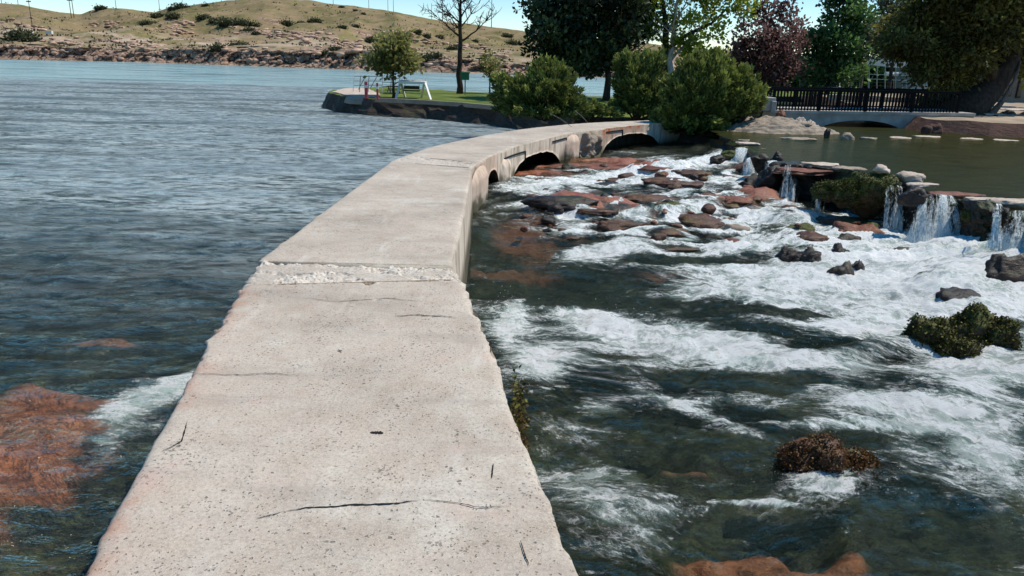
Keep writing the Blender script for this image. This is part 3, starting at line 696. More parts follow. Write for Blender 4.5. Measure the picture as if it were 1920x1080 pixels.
FOAM = [(1800, 490, 200, 56, 0, 1.0), (1850, 570, 140, 50, 0, .7), (1600, 545, 240, 32, 2, .85), (1350, 512, 200, 9, 2, .25), (1120, 560, 200, 26, 0, -.15), (1720, 600, 180, 26, 0, .6), (1330, 655, 170, 28, 8, 1.05), (1125, 608, 95, 20, 18, .95),
        (1005, 678, 42, 26, 0, 1.0), (958, 610, 25, 50, 20, .6), (1560, 690, 210, 16, 5, .5), (1870, 690, 110, 50, 0, .65), (1570, 655, 100, 10, -4, -.7), (1420, 712, 130, 14, 0, -.4), (1700, 765, 260, 30, 6, .42), (1560, 620, 140, 14, 3, .3), (1780, 800, 160, 30, 15, .25), (1250, 690, 160, 10, 6, .25), (1120, 760, 120, 8, 12, .15), (1450, 530, 180, 22, 2, .3), (1340, 785, 150, 10, 24, .36),
        (1860, 850, 100, 60, 40, .5), (1700, 850, 120, 40, 20, .25), (1430, 1058, 170, 26, 0, -.35), (1300, 950, 160, 40, 0, .04), (1100, 900, 60, 60, 0, .12), (1540, 905, 70, 26, 0, .5), (1440, 940, 80, 6, 3, .5), (1180, 1025, 80, 40, 0, .22), (1240, 960, 60, 26, 20, .26), (1640, 470, 110, 30, 0, .7), (1755, 452, 70, 10, 0, .6), (1910, 458, 50, 12, 0, .6), (1850, 470, 90, 16, 0, .4), (1560, 430, 60, 10, 0, .3), (1620, 800, 150, 14, 0, .25), (1480, 800, 60, 10, 0, .2),
        (1030, 545, 160, 26, 0, -.2), (1090, 800, 160, 60, 10, -.12), (1300, 860, 160, 40, 0, -.15), (1650, 1010, 260, 50, 0, -.2), (1480, 590, 120, 10, 0, -.35), (1330, 560, 170, 12, 5, .25), (1700, 520, 100, 20, 0, .3), (1900, 520, 60, 60, 0, .3)]
FOAM2 = [(1000, 352, 55, 10, 0, .8), (1100, 345, 90, 10, 0, .65), (1210, 330, 110, 11, -3, .65), (1335, 312, 60, 14, -15, .8), (1165, 384, 40, 10, 20, .7), (1120, 450, 60, 13, 0, .75), (1190, 436, 60, 8, 15, .5), (1300, 350, 90, 9, 0, .45),
         (1390, 408, 90, 7, 0, .5), (1270, 395, 60, 9, 0, .45), (1010, 378, 70, 5, 0, .55), (1090, 400, 60, 5, 0, .4), (1460, 430, 80, 10, 0, .5), (1400, 440, 60, 10, 0, .3), (1180, 283, 60, 5, 0, .35), (1250, 298, 50, 6, 0, .35), (1060, 415, 60, 8, 0, .35),
         (950, 440, 80, 25, 0, -.4), (1130, 305, 90, 8, 0, -.35), (1290, 272, 90, 9, 0, -.7), (1190, 272, 80, 8, 0, -.5), (1010, 312, 50, 8, 0, -.5), (1240, 460, 120, 8, 0, -.3), (1150, 420, 50, 10, 0, -.3), (1560, 465, 60, 14, 0, .6), (1460, 395, 40, 10, 0, .4)]
def foam_density(x, y):
    f = .10*sstep(11.5, 8, y)+blobs(FOAM, -.88, x, y)
    f += sstep(10.4, 11.4, y)*.07*sstep(19.5, 17, y)+blobs(FOAM2, -.6, x, y)
    n = fbm(x*.9+fbm(x*.5, y*.5, None, 3, 71), y*1.8, None, 5, 40)
    hg = hump(x-.12, y-.10)-hump(x+.10, y+.10)
    f += np.clip(-hg*4.5, -.3, .35)-hump(x, y)*1.2
    for a, b, r_, dp_ in RPOS:
        d = np.hypot((x-a+.12*r_), (y-b+.3*r_*dp_)/max(dp_, .35))/r_
        f += .42*np.exp(-((d-1.05)/.3)**2)
    f = f*np.where(f > 0, 1.25, 1); f = np.where(f > .5, .5+.45*np.tanh((f-.5)/.6), f)
    n = n-.5*np.abs(fbm(x*2.2, y*4.4, None, 4, 47))+.12
    return f+n*.36
RED = [(1430, 1058, 170, 40, 0, 1.1), (1600, 1020, 50, 30, 0, .5), (1800, 1050, 120, 25, 0, .35), (1260, 862, 60, 14, 0, .45), (1330, 868, 40, 8, 0, .4)]
RED2 = [(1000, 425, 90, 22, 0, .8), (950, 455, 130, 10, 0, .7), (1150, 305, 110, 12, 0, .9), (1000, 330, 60, 14, 0, .9), (1250, 458, 130, 10, 0, .8), (1300, 276, 90, 10, 0, .6), (1140, 418, 70, 14, 0, .6), (1420, 450, 60, 14, 0, .7)]
REDL = [(70, 800, 150, 75, 0, 1.0), (-150, 830, 170, 70, 0, .9), (-60, 960, 120, 60, 20, .6), (160, 730, 130, 16, 0, .6), (40, 900, 110, 35, 0, .6), (170, 600, 110, 14, 0, .5), (330, 560, 60, 10, 0, .45), (200, 600, 60, 8, 0, .4), (80, 680, 120, 10, 0, .4)]

# river bed: one sheet under both waters
nx, ny = 520, 640
yy = .6*np.exp(np.linspace(0, math.log(30/.6), ny)); xx = np.linspace(-9, 17, nx)
X, Y = np.meshgrid(xx, yy)
W = lvl(X, Y); D = ledge_d(X, Y)
left = X < xc(Y)
rd = blobs(RED, -1.1, X, Y)*(~left)+blobs(RED2, -.7, X, Y)*(~left)+blobs(REDL, -1.15, X, Y)*left
rd = rd+(~left)*(sstep(.02, .16, hump(X, Y))*.75+.25*sstep(10.8, 12, Y)*sstep(19, 17, Y))
n = fbm(X*1.1, Y*1.3, None, 6, 50); n2 = np.abs(fbm(X*.7, Y*.9, None, 4, 58))
shelf = sstep(10.2, 11.6, Y+.25*X*0)
depth = .42*(1-shelf)+.095*shelf
lipn = fbm(X*1.5, Y*1.5, None, 4, 66)*.2
Zb = W-depth+n*(.22*(1-shelf)+.19*shelf)-n2*.08+(fbm(X*3.4, Y*4.2, None, 5, 57, .6)*.10-np.abs(fbm(X*2.1, Y*2.6, None, 4, 59))*.10)*(1-shelf)*(~left)+rd*np.where(shelf > .5, .08, .25)
Zb = Zb+shelf*.03*np.sin(Y*5+n*6)+hump(X, Y)*1.12*(1-sstep(-.6, -.1, D))
tt = sstep(.3, .6, D+lipn*.3)
Zb = Zb*(1-tt)+(-.36+n*.06+.0*X)*tt
Zb = np.where(left, -1.28+n*.18+fbm(X*3.5, Y*3.5, None, 4, 52)*.05+np.clip(rd, 0, 1.2)*.07-sstep(6, 10, Y)*.6, Zb)
mesh('riverbed', np.stack([X, Y, Zb], -1).reshape(-1, 3), grid_faces(ny, nx), MAT['bed'], None, True, {'red': rd.ravel(), 'wet_shelf': (shelf*(~left)).ravel()})['kind'] = 'structure'

# rapids surface
def flow_coords(x, y):
    a = -.12; u = x*math.cos(a)+y*math.sin(a); v = -x*math.sin(a)+y*math.cos(a)
    wu = fbm(x*.45, y*.45, None, 3, 90)*.6; wv = fbm(x*.4, y*.55, None, 3, 95)*.6
    return np.stack([u+wu, v+wv, np.zeros_like(u)], -1)
nx, ny = 620, 900
yy = 1.0*np.exp(np.linspace(0, math.log(26.5), ny)); ss = np.linspace(0, 1, nx)
X = np.zeros((ny, nx)); Y = np.repeat(yy[:, None], nx, 1)
x0 = xc(yy)-.25; X = x0[:, None]+(17-x0)[:, None]*ss[None, :]**1.15
W = lvl(X, Y); D = ledge_d(X, Y); Fm = foam_density(X, Y); FC = flow_coords(X, Y)
shelf = sstep(10.2, 11.6, Y)
Fc_ = np.clip(Fm, 0, 1.1)
swell = fbm(FC[..., 0]*.7, FC[..., 1]*1.3, None, 4, 60)
Z = W+swell*.07*(1-.3*shelf)+fbm(FC[..., 0]*2.4, FC[..., 1]*4.5, None, 4, 61)*.030
Z += Fc_*(fbm(X*2.6, Y*3.6, None, 5, 62)*.075+.01+(.5-np.abs(fbm(X*5.5, Y*7, None, 4, 67)))*.08+(.4-np.abs(fbm(X*13, Y*15, None, 3, 69)))*.03)+blobs([(1700, 655, 160, 13, -3, .16), (1780, 540, 70, 22, 0, .14), (1060, 690, 30, 15, 0, .0)], -.85, X, Y)
Z += shelf*np.abs(fbm(X*1.2, Y*1.4, None, 3, 63))*.05+hump(X, Y)
Z += blobs([(1770, 515, 60, 16, 0, .06), (1890, 505, 50, 20, 0, .06)], -.8, X, Y)
Z = np.where(D > -.15, np.minimum(Z, -.5), Z)
Z = np.where((Y > 19)&(Y < 30), np.minimum(Z, -.40), Z)
V = np.stack([X, Y, Z], -1).reshape(-1, 3)
Fc = grid_faces(ny, nx); keep = (D.ravel()[Fc] < .35).all(1) & (X.ravel()[Fc] < 17).any(1)
dp = np.clip(.27-.2*shelf+.22*sstep(4.5, 9, Y)*(1-shelf)+.1*fbm(X*.8, Y*.8, None, 3, 64)-.25*blobs(RED+RED2, -.9, X, Y), .06, 1)
mesh('rapids_water', V, Fc[keep], MAT['rapid'], None, True, {'foam': (Fm-.02).ravel(), 'flow': FC.reshape(-1, 3), 'deep': dp.ravel()})['kind'] = 'structure'

# river / reservoir surface on the left, reaching the far shore
nx, ny = 420, 620
yy = .8*np.exp(np.linspace(0, math.log(260/.8), ny)); s = 420*(np.exp(np.linspace(0, 6, nx))-1)/(math.exp(6)-1)
Y = np.repeat(yy[:, None], nx, 1); X = xc(yy)[:, None]+.2-s[None, :]*(1+0*Y)
near = sstep(20, 6, Y)
Fm = blobs([(270, 750, 90, 30, -18, .62), (225, 800, 70, 50, -40, .45), (350, 720, 50, 26, -20, .7), (400, 700, 40, 20, -20, .5), (190, 850, 60, 50, -40, .25), (300, 800, 30, 50, 20, .3), (240, 715, 60, 8, 0, .35), (40, 1060, 50, 30, 0, .3)], -.95, X, Y)
Z = -.95+near*(fbm(X*1.3, Y*3, None, 4, 80)*.045)+sstep(60, 20, Y)*fbm(X*.5, Y*1.2, None, 3, 81)*.03+Fm*.03
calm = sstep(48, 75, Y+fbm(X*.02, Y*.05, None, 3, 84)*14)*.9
dp = np.clip(.16+sstep(4.5, 13, Y)*.85+.1*fbm(X*.4, Y, None, 3, 82)-.12*blobs(REDL, -1, X, Y), 0.03, 1)
FC = np.stack([X, Y, 0*X], -1)
Fc = grid_faces(ny, nx)[:, ::-1]
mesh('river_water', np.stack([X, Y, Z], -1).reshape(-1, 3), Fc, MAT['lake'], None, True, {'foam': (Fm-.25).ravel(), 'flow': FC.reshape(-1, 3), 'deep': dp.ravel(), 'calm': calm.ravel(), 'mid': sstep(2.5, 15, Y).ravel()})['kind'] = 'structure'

# spring pool behind the ledge
nx, ny = 260, 240
xs = np.linspace(4.5, 34, nx); ys = np.linspace(7, 42, ny); X, Y = np.meshgrid(xs, ys)
D = ledge_d(X, Y); Fc = grid_faces(ny, nx); keep = (D.ravel()[Fc] > -.10).all(1)
Z = -.13+fbm(X*2, Y*4, None, 3, 83)*.004-sstep(.15, -.3, D)*.12
mesh('pool_water', np.stack([X, Y, Z], -1).reshape(-1, 3), Fc[keep], MAT['pool'], None, True, {'foam': np.full(X.size, -.5), 'flow': np.stack([X*.6, Y*.6, 0*X], -1).reshape(-1, 3), 'deep': np.full(X.size, .72)})['kind'] = 'structure'

# ------------------------------------------------------------------ falls over the ledge
def fall(px, w, top, bot, ztop, zbot, dens, out=.3):
    a = at(px, top, ztop); b = atd(px-10, bot+6, a[1]-.34-out); zbot = b[2]; m = mpp(a)
    nu, nv = 40, 30; V = []; fl = []; fo = []
    for j in range(nv):
        v = j/(nv-1)
        for i in range(nu):
            u = i/(nu-1)-.5
            p = a+(b-a)*np.array([v**.5, v**.5, 0])+np.array([-.35, -1, 0])*.03; z = ztop+(zbot-.10-ztop)*v**1.5
            wx = u*w*m*(1+.35*v)
            k = .05*fbm(np.array(u*9+px), np.array(v*2.), None, 3, 4)
            V.append([p[0]+wx, p[1]+k-.12*math.cos(u*PI)*v+wx*-.25, z+.04*math.cos(u*PI)]); fl.append([u*w*m*1.3+px, v*1.1, 0])
            fo.append(dens+.02-.5*(abs(u)*2)**4+.34*v**2+.22*float(fbm(np.array(u*w*.09+px), np.array(v*.8), None, 3, 12)))
    return mesh('waterfall', V, grid_faces(nv, nu)[:, ::-1], MAT['fall'], None, True, {'flow': fl, 'foam': fo})
FALLS = [(1674, 34, 350, 436, -.08, -.82, .30, .14), (1754, 96, 368, 446, -.10, -.84, .34, .12), (1916, 62, 400, 454, -.09, -.84, .34, .10), (1450, 34, 304, 378, -.05, -.58, .34, .1), (1484, 34, 312, 384, -.02, -.60, .2, .12), (1540, 26, 320, 408, -.01, -.66, .12, .12), (1392, 30, 280, 322, -.13, -.44, .4, .15), (1870, 20, 386, 446, -.0, -.84, .2, .10),
         (1415, 34, 298, 335, -.14, -.47, .34, .12)]
for q in FALLS:
    tag(fall(*q), kind='structure')

# the ledge: one continuous undercut mass of dark strata
CR = [(1360, 262, -.18), (1392, 276, -.14), (1420, 294, -.12), (1450, 300, -.06), (1500, 312, -.04), (1560, 318, -.04), (1620, 326, .0), (1660, 340, -.08), (1672, 346, -.13), (1700, 350, -.03), (1722, 355, -.04), (1732, 358, -.16), (1757, 366, -.17), (1790, 371, -.17), (1806, 374, -.06), (1830, 377, -.03), (1880, 386, -.04), (1890, 390, -.05), (1900, 397, -.16), (1930, 405, -.16), (1945, 408, -.04), (2150, 450, -.03), (2500, 500, -.03)]
FT = [(1355, 285, -.4), (1385, 312, -.42), (1415, 338, -.47), (1450, 376, -.55), (1500, 398, -.62), (1560, 414, -.68), (1620, 430, -.76), (1660, 436, -.78), (1680, 438, -.80), (1700, 440, -.80), (1735, 442, -.82), (1757, 444, -.83), (1800, 445, -.83), (1830, 447, -.83), (1880, 449, -.84), (1915, 452, -.84), (1960, 456, -.85), (2150, 500, -.85), (2500, 560, -.88)]
FT = [(q[0], float(np.interp(q[0], [f_[0] for f_ in FT], [f_[1] for f_ in FT])), float(np.interp(q[0], [f_[0] for f_ in FT], [f_[2] for f_ in FT]))) for q in CR]
ca = np.array([at(*q) for q in CR]); fa = np.array([atd(q[0], q[1], c_[1]-.30) for q, c_ in zip(FT, ca)])-[0, 0, .12]
nu, nv = 900, 110; tu = np.linspace(0, len(CR)-1, nu); cu = np.stack([np.interp(tu, range(len(CR)), ca[:, k]) for k in range(3)], 1); fu = np.stack([np.interp(tu, range(len(CR)), fa[:, k]) for k in range(3)], 1)
bk = cu-fu; bk[:, 2] = 0; bk /= np.linalg.norm(bk, axis=1)[:, None]+1e-9
LV = []; LM = []; su = np.concatenate([[0], np.cumsum(np.linalg.norm(np.diff(cu, axis=0), axis=1))])
for j in range(nv):
    v = j/(nv-1)
    if v < .25: w_ = v/.25; p = cu+bk*(.55*(1-w_))[..., None] if 0 else cu+bk*.55*(1-w_); p = p+np.array([0, 0, -.28*(1-w_)**2])
    else:
        w_ = (v-.25)/.75; p = cu*(1-w_)+fu*w_; p[:, 2] = cu[:, 2]+(fu[:, 2]-cu[:, 2])*w_
        p[:, :2] = (cu+(fu-cu)*(w_**1.8))[:, :2]-bk[:, :2]*(.10*math.sin(w_*PI))
    zz = p[:, 2]; st = np.round((zz+.09*fbm(su*.8, zz*0, None, 3, 3))*9)/9
    strata = (vn(su*.0+3, st*31.7, seed=5)-.5)*.12+(vn(su*1.9+st*13.1, st*17.0, seed=6)-.5)*.2
    d_ = (strata+fbm(su*1.1, zz*1.6, None, 5, 201)*.28+fbm(su*3.2, zz*5, None, 6, 202, .6)*.19)*min(1, .15+v*2.2)
    p = p-bk*d_[:, None]; p[:, 2] += fbm(p[:, 0]*2.2, p[:, 1]*2.2, None, 4, 203)*.07*(1-v*.5)
    LV.append(p)
    gx = np.interp(tu, range(len(CR)), [q[0] for q in CR])
    LM.append(np.clip(np.exp(-((gx-1620)/45)**2)*1.1+np.exp(-((gx-1850)/40)**2)*.35, 0, 1))
LV = np.stack(LV, 0)
lt = thing('rock_ledge', cu[400]*[1, 1, 0]+[0, 0, -.8], 'long black wet rock ledge holding back the pool, with waterfalls spilling over', 'ledge')
mesh('ledge_rock', LV.reshape(-1, 3)-np.array(lt.location), grid_faces(nv, nu)[:, ::-1], MAT['ledge'], lt, True, {'mossy': np.stack(LM, 0).ravel()})
# ------------------------------------------------------------------ rocks
def ico(sub):
    bm = bmesh.new(); bmesh.ops.create_icosphere(bm, subdivisions=sub, radius=1)
    V = np.array([v.co[:] for v in bm.verts]); Fc = np.array([[v.index for v in f.verts] for f in bm.faces]); bm.free(); return V, Fc
ICO = {k: ico(k) for k in (2, 3, 4, 5)}
def rock_mesh(size, seed, ang=.5, sub=4, rough=.22, cuts=9, flat=0):
    V, Fc = ICO[sub]; V = V.copy(); r = np.random.default_rng(seed)
    for k in range(cuts):                                     # planar cuts make facets
        d = r.normal(size=3); d /= np.linalg.norm(d); d[2] *= .6; d /= np.linalg.norm(d); c = r.uniform(.55, .85)
        q = V@d; V -= np.clip(q-c, 0, None)[:, None]*d*ang
    if flat: V[:, 2] = np.clip(V[:, 2], -.55, .45)
    V = V*(1+.22*fbm(V[:, 0]*.9+seed*1.3, V[:, 1]*.9, V[:, 2]*.9, 2, seed+5))[:, None]
    V[:, 2] += .10*np.abs(fbm(V[:, 0]*2.5+seed, V[:, 1]*2.5, None, 4, seed+8))*(V[:, 2] > 0)*3
    o = seed*3.7; n = fbm(V[:, 0]*1.5+o, V[:, 1]*1.5, V[:, 2]*1.5+9, 5, seed, .55)
    n2 = fbm(V[:, 0]*5+o, V[:, 1]*5, V[:, 2]*9, 3, seed+1)
    V = V*(1+rough*1.25*n+.10*n2*rough*4)[:, None]
    if flat: V[:, 2] += .16*fbm(V[:, 0]*2+seed, V[:, 1]*2, None, 4, seed+3)
    V = V*np.asarray(size)/2
    if flat == 2: V[:, 2] = np.where(V[:, 2] < 0, V[:, 2]*5, V[:, 2])
    return V, Fc
rockn = [0]
def rock(px, py, w, h, z, mat, label, cat='rock', dz=1.0, dep=.7, ang=.6, flat=0, rz=0.0, sub=4, rough=.24, name='boulder', group=None, tilt=0.0):
    """px, py: centre of the visible stone on its base plane z; w, h: size in photo pixels"""
    rockn[0] += 1
    if z < -.38 and name != 'stone' and at(px, py, z)[1] > 11.2: w *= 1.3; h *= .92; rough *= 1.3
    if z < -.38:
        c = at(px, py+h*.35, z)
        for _ in range(3): z = float(lvl(np.array(c[0]), np.array(c[1]))+hump(np.array(c[0]), np.array(c[1]))*.9)-.025; c = at(px, py+h*.35, z)
    c = at(px, py+h*.35, z); m = mpp(c); Wm = w*m
    el = math.atan2(EYE-z, np.hypot(c[0], c[1])); D_ = Wm*dep
    Hm = max((h*m-D_*math.sin(el)*.8)/math.cos(el), h*m*.45)*2*dz*(.75 if flat else 1)
    V, Fc = rock_mesh((Wm*1.08, D_*1.1, Hm), 100+rockn[0], ang, sub, rough, flat=flat)
    cx, sx = math.cos(tilt), math.sin(tilt); V = V@np.array([[cx, 0, -sx], [0, 1, 0], [sx, 0, cx]]).T
    cz, sz = math.cos(rz), math.sin(rz); V = V@np.array([[cz, -sz, 0], [sz, cz, 0], [0, 0, 1]]).T
    o = mesh(name, V, Fc, MAT[mat], None, not ang > .8)
    o.location = (c[0], c[1], z)
    return tag(o, label, cat, group)
def leafpatch(name, P, Nn, size, mat, parent, rnd=.8, long=1.6):
    k = len(P); V, var = leaves(P, Nn, size, rnd, long, rng)
    v = np.repeat(var, 4)
    return mesh(name, V-np.array(parent.location), np.arange(k*4).reshape(-1, 4), mat, parent, False, {'var': v})
def leaves(P, Nn, size, rnd, long, r):
    k = len(P); d = Nn+r.normal(size=(k, 3))*rnd; d /= np.linalg.norm(d, axis=1)[:, None]+1e-9
    a = np.cross(d, r.normal(size=(k, 3))); a /= np.linalg.norm(a, axis=1)[:, None]+1e-9
    s = size*r.uniform(.6, 1.3, k)[:, None]
    A = P; B = P+d*s*long*.5+a*s*.5; C = P+d*s*long; E = P+d*s*long*.5-a*s*.5
    return np.stack([A, B, C, E], 1).reshape(-1, 3), r.uniform(0, 1, k)

# torrent boulders with thick moss
def moss_boulder(parts, z, label, leaf, mat='moss', rnd=.9, size=.035, cnt=2600):
    px, py = parts[0][:2]; c = at(px, py, z); t = thing('mossy_boulder', c, label, 'boulder')
    for i, (x, y, w, h) in enumerate(parts):
        rockn[0] += 1
        q = at(x, y+h*.3, z); m = mpp(q); V, Fc = rock_mesh((w*m, w*m*.75, h*m*(2.0 if mat == 'brown' else 1.15 if leaf is LF_MOSSG else 1.6)), 300+rockn[0], .4, 4, .35)
        V = V+q-np.array(t.location)
        mesh('stone', V, Fc, MAT[mat], t, True)
        ff = V[Fc]; nn = np.cross(ff[:, 1]-ff[:, 0], ff[:, 2]-ff[:, 0]); nn /= np.linalg.norm(nn, axis=1)[:, None]+1e-9
        up = np.where((nn[:, 2] > -.2) & (fbm(ff[:, 0, 0]*5, ff[:, 0, 1]*5, ff[:, 0, 2]*5, 3, i) > -.35))[0]
        ch = rng.choice(up, cnt); P = ff[ch].mean(1)+np.array(t.location)+rng.normal(size=(cnt, 3))*.012
        leafpatch('moss_tuft', P, nn[ch], size, leaf, t, rnd, 1.1)
    return t
LF_MOSS = m_leaf('moss_leaves', [(.010, .008, .003), (.045, .036, .008), (.17, .16, .025)], .1)
LF_MOSSG = m_leaf('green_moss_leaves', [(.008, .011, .003), (.035, .042, .008), (.14, .15, .022)], .1)
LF_MOSSR = m_leaf('brown_moss_leaves', [(.022, .011, .005), (.09, .045, .014), (.20, .10, .03)], .15)
moss_boulder([(1735, 632, 110, 75), (1800, 625, 100, 80), (1860, 632, 90, 70), (1780, 652, 100, 45)], -.86, 'big clump of moss-covered stones standing in the white torrent at right', LF_MOSS, size=.02, cnt=5200)
moss_boulder([(1530, 860, 135, 50), (1600, 868, 100, 34)], -.90, 'long brown mossy boulder awash in the dark foreground water', LF_MOSSR, mat='brown', size=.014, cnt=6000)
for px, py, w, h, z, mt, lb, kw in ROCKS:
    nm = 'rock_slab' if kw.get('flat') else 'boulder'
    rock(px, py, w, h, z, mt, lb, **{**dict(name=nm), **kw})
# moss mound and pale cap stone
moss_boulder([(1627, 345, 110, 60), (1588, 350, 70, 46), (1655, 352, 50, 40)], -.22, 'bright green moss mound on the crest of the ledge', LF_MOSSG, size=.018, cnt=9000)
moss_boulder([(1845, 400, 80, 40), (1870, 408, 50, 30)], -.30, 'dark green moss cushion on the ledge right of the wide waterfall', LF_MOSSG, size=.016, cnt=5000)
moss_boulder([(1560, 350, 60, 34)], -.22, 'small moss cushion left of the large moss mound under the pool edge stones', LF_MOSSG, size=.018, cnt=4000)
rock(1652, 316, 36, 12, .14, 'pale', 'small pale stone sitting on top of the green moss mound')
P = at(967, 752, -.12); t = thing('moss_tuft', P, 'small green and rusty moss tuft growing on the water side edge of the near slab', 'moss')
pp = P+rng.normal(size=(900, 3))*np.array([.02, .12, .09])-np.array([-.01, 0, .10]); leafpatch('leaves', pp, np.tile([.7, -.3, .3], (900, 1)), .016, LF_MOSS, t, .8)
pp = P+rng.normal(size=(700, 3))*np.array([.02, .12, .10])-np.array([-.02, .25, .22]); leafpatch('rusty_leaves', pp, np.tile([.7, -.3, .3], (700, 1)), .016, LF_MOSSR, t, .8)
# small unnamed rubble of the rapids that nothing tells apart
for i in range(90):
    x = rng.uniform(960, 1500); y = rng.uniform(312, 455)
    z = float(lvl(np.array(at(x, y, -.6)[0]), np.array(at(x, y, -.6)[1])))
    P = at(x, y, z)
    if float(ledge_d(np.array(P[0]), np.array(P[1]))) > -.5 or P[0] < float(xc(P[1]))+1.1: continue
    w = rng.uniform(10, 34)
    rock(x, y, w, w*rng.uniform(.3, .5), z-.05, str(rng.choice(['wet', 'brown', 'brown', 'red'])), 'small wet stone breaking the surface among the foam of the rapids', sub=3, dep=.8, name='stone', group='small stones scattered through the rapids')

# spray and droplets over the torrent
def spray(lst, cnt, name):
    V0, F0 = ICO[2]; V0 = V0[:12]*0; 
    tet = np.array([[1, 1, 1], [-1, -1, 1], [-1, 1, -1], [1, -1, -1]])*.6; tf = np.array([[0, 1, 2], [0, 3, 1], [0, 2, 3], [1, 3, 2]])
    Vs = []; Fs = []; k = 0
    for (px, py, rx, ry, z, hgt) in lst:
        for i in range(cnt):
            P = at(px+rng.normal()*rx, py+rng.normal()*ry, z); P[2] += abs(rng.normal())*hgt*(rng.uniform()**2)
            Vs.append(tet*rng.uniform(.002, .006)*(P[1]/8)+P); Fs.append(tf+k*4); k += 1
    o = mesh(name, np.concatenate(Vs), np.concatenate(Fs), MAT['spray'], None, True); o['kind'] = 'stuff'
    return tag(o, 'fine white spray droplets thrown up over the torrent', 'spray')
MAT['spray'] = m_plain('spray_white', (.85, .9, .9), .5, .05)
spray([(1900, 540, 60, 40, -.8, .25), (1800, 600, 90, 25, -.82, .15), (1620, 480, 40, 20, -.78, .18), (1740, 445, 60, 8, -.75, .25), (1910, 450, 30, 8, -.75, .25), (1330, 660, 130, 15, -.85, .12),
       (1110, 610, 60, 12, -.88, .12), (1000, 680, 30, 20, -.88, .12), (950, 610, 14, 20, -.88, .16), (1560, 895, 60, 14, -.88, .10), (1860, 860, 60, 50, -.88, .08), (1670, 425, 14, 8, -.7, .15), (1720, 640, 120, 12, -.88, .08)], 300, 'spray')

# ------------------------------------------------------------------ land
def resample(poly, step):
    out = []
    for a, b in zip(poly, poly[1:]+poly[:1]):
        a = np.array(a); b = np.array(b); n = max(1, int(np.linalg.norm(b-a)/step))
        for i in range(n): out.append(a+(b-a)*i/n)
    return np.array(out)
def land(name, poly, ztop, zbot, mats, step=.35, jag=.15, rows=7, zfun=None, slope=.5):
    P = resample(poly, step); n = len(P)
    c = P+np.stack([fbm(P[:, 0]*.8, P[:, 1]*.8, None, 4, 5), fbm(P[:, 0]*.8, P[:, 1]*.8, None, 4, 15)], 1)*jag
    d = np.roll(c, -1, 0)-np.roll(c, 1, 0); nn = np.stack([d[:, 1], -d[:, 0]], 1); nn /= np.linalg.norm(nn, axis=1)[:, None]
    area = np.sum(c[:, 0]*np.roll(c[:, 1], -1)-np.roll(c[:, 0], -1)*c[:, 1]);
    if area < 0: nn = -nn
    V = []; 
    zt = np.full(n, ztop) if zfun is None else np.array([zfun(*q) for q in c])
    for r in range(rows):
        w = r/(rows-1); z = zt*(1-w)+zbot*w
        k = fbm(c[:, 0]*1.6, c[:, 1]*1.6, z*2.5, 5, 33)*.28*min(1, w*3)+slope*w*abs(ztop-zbot)
        q = c+nn*k[:, None]
        V.append(np.stack([q[:, 0], q[:, 1], z+fbm(c[:, 0]*2, c[:, 1]*2, z, 3, 3)*.06], 1))
    V = np.concatenate(V); Fs = []
    for r in range(rows-1):
        for i in range(n):
            j = (i+1) % n; Fs.append((r*n+i, (r+1)*n+i, (r+1)*n+j, r*n+j))
    bm = bmesh.new(); vs = [bm.verts.new(V[i]) for i in range(n)]
    es = [bm.edges.new((vs[i], vs[(i+1) % n])) for i in range(n)]
    bmesh.ops.triangle_fill(bm, edges=es, use_beauty=True)
    bm.verts.index_update(); T = [tuple(v.index for v in f.verts) for f in bm.faces]
    T = [t if np.cross(V[t[1]]-V[t[0]], V[t[2]]-V[t[0]])[2] > 0 else t[::-1] for t in T]; bm.free()
    o = mesh(name, V, [tuple(f) for f in Fs]+T, mats, None, False, None, [1]*len(Fs)+[0]*len(T))
    o['kind'] = 'structure'; return o
ZL = -.22
def g2(x, y, z): return tuple(at(x, y, z)[:2])
isl = [g2(618, 176, ZL), g2(640, 180, ZL), g2(700, 185.5, ZL), g2(800, 190, ZL), g2(900, 198, ZL), g2(1000, 207, ZL), g2(1080, 219, ZL), g2(1180, 221, ZL), g2(1235, 222, ZL), (5.2, 23.6), (6.2, 22.8), (7.2, 22.0), (8.3, 21.6), (8.9, 22.6), (8.7, 25.5), (9.5, 32), (13, 44), (30, 60), (60, 66), (60, 75), (30, 76),
       g2(1200, 180, ZL), g2(1130, 181, ZL), g2(1000, 178, ZL), g2(860, 171, ZL), g2(800, 167, ZL), g2(720, 163, ZL), g2(650, 165, ZL), g2(618, 171, ZL)]
land('lawn', isl, ZL, -1.3, [MAT['grass'], MAT['bank']], .45, .25)
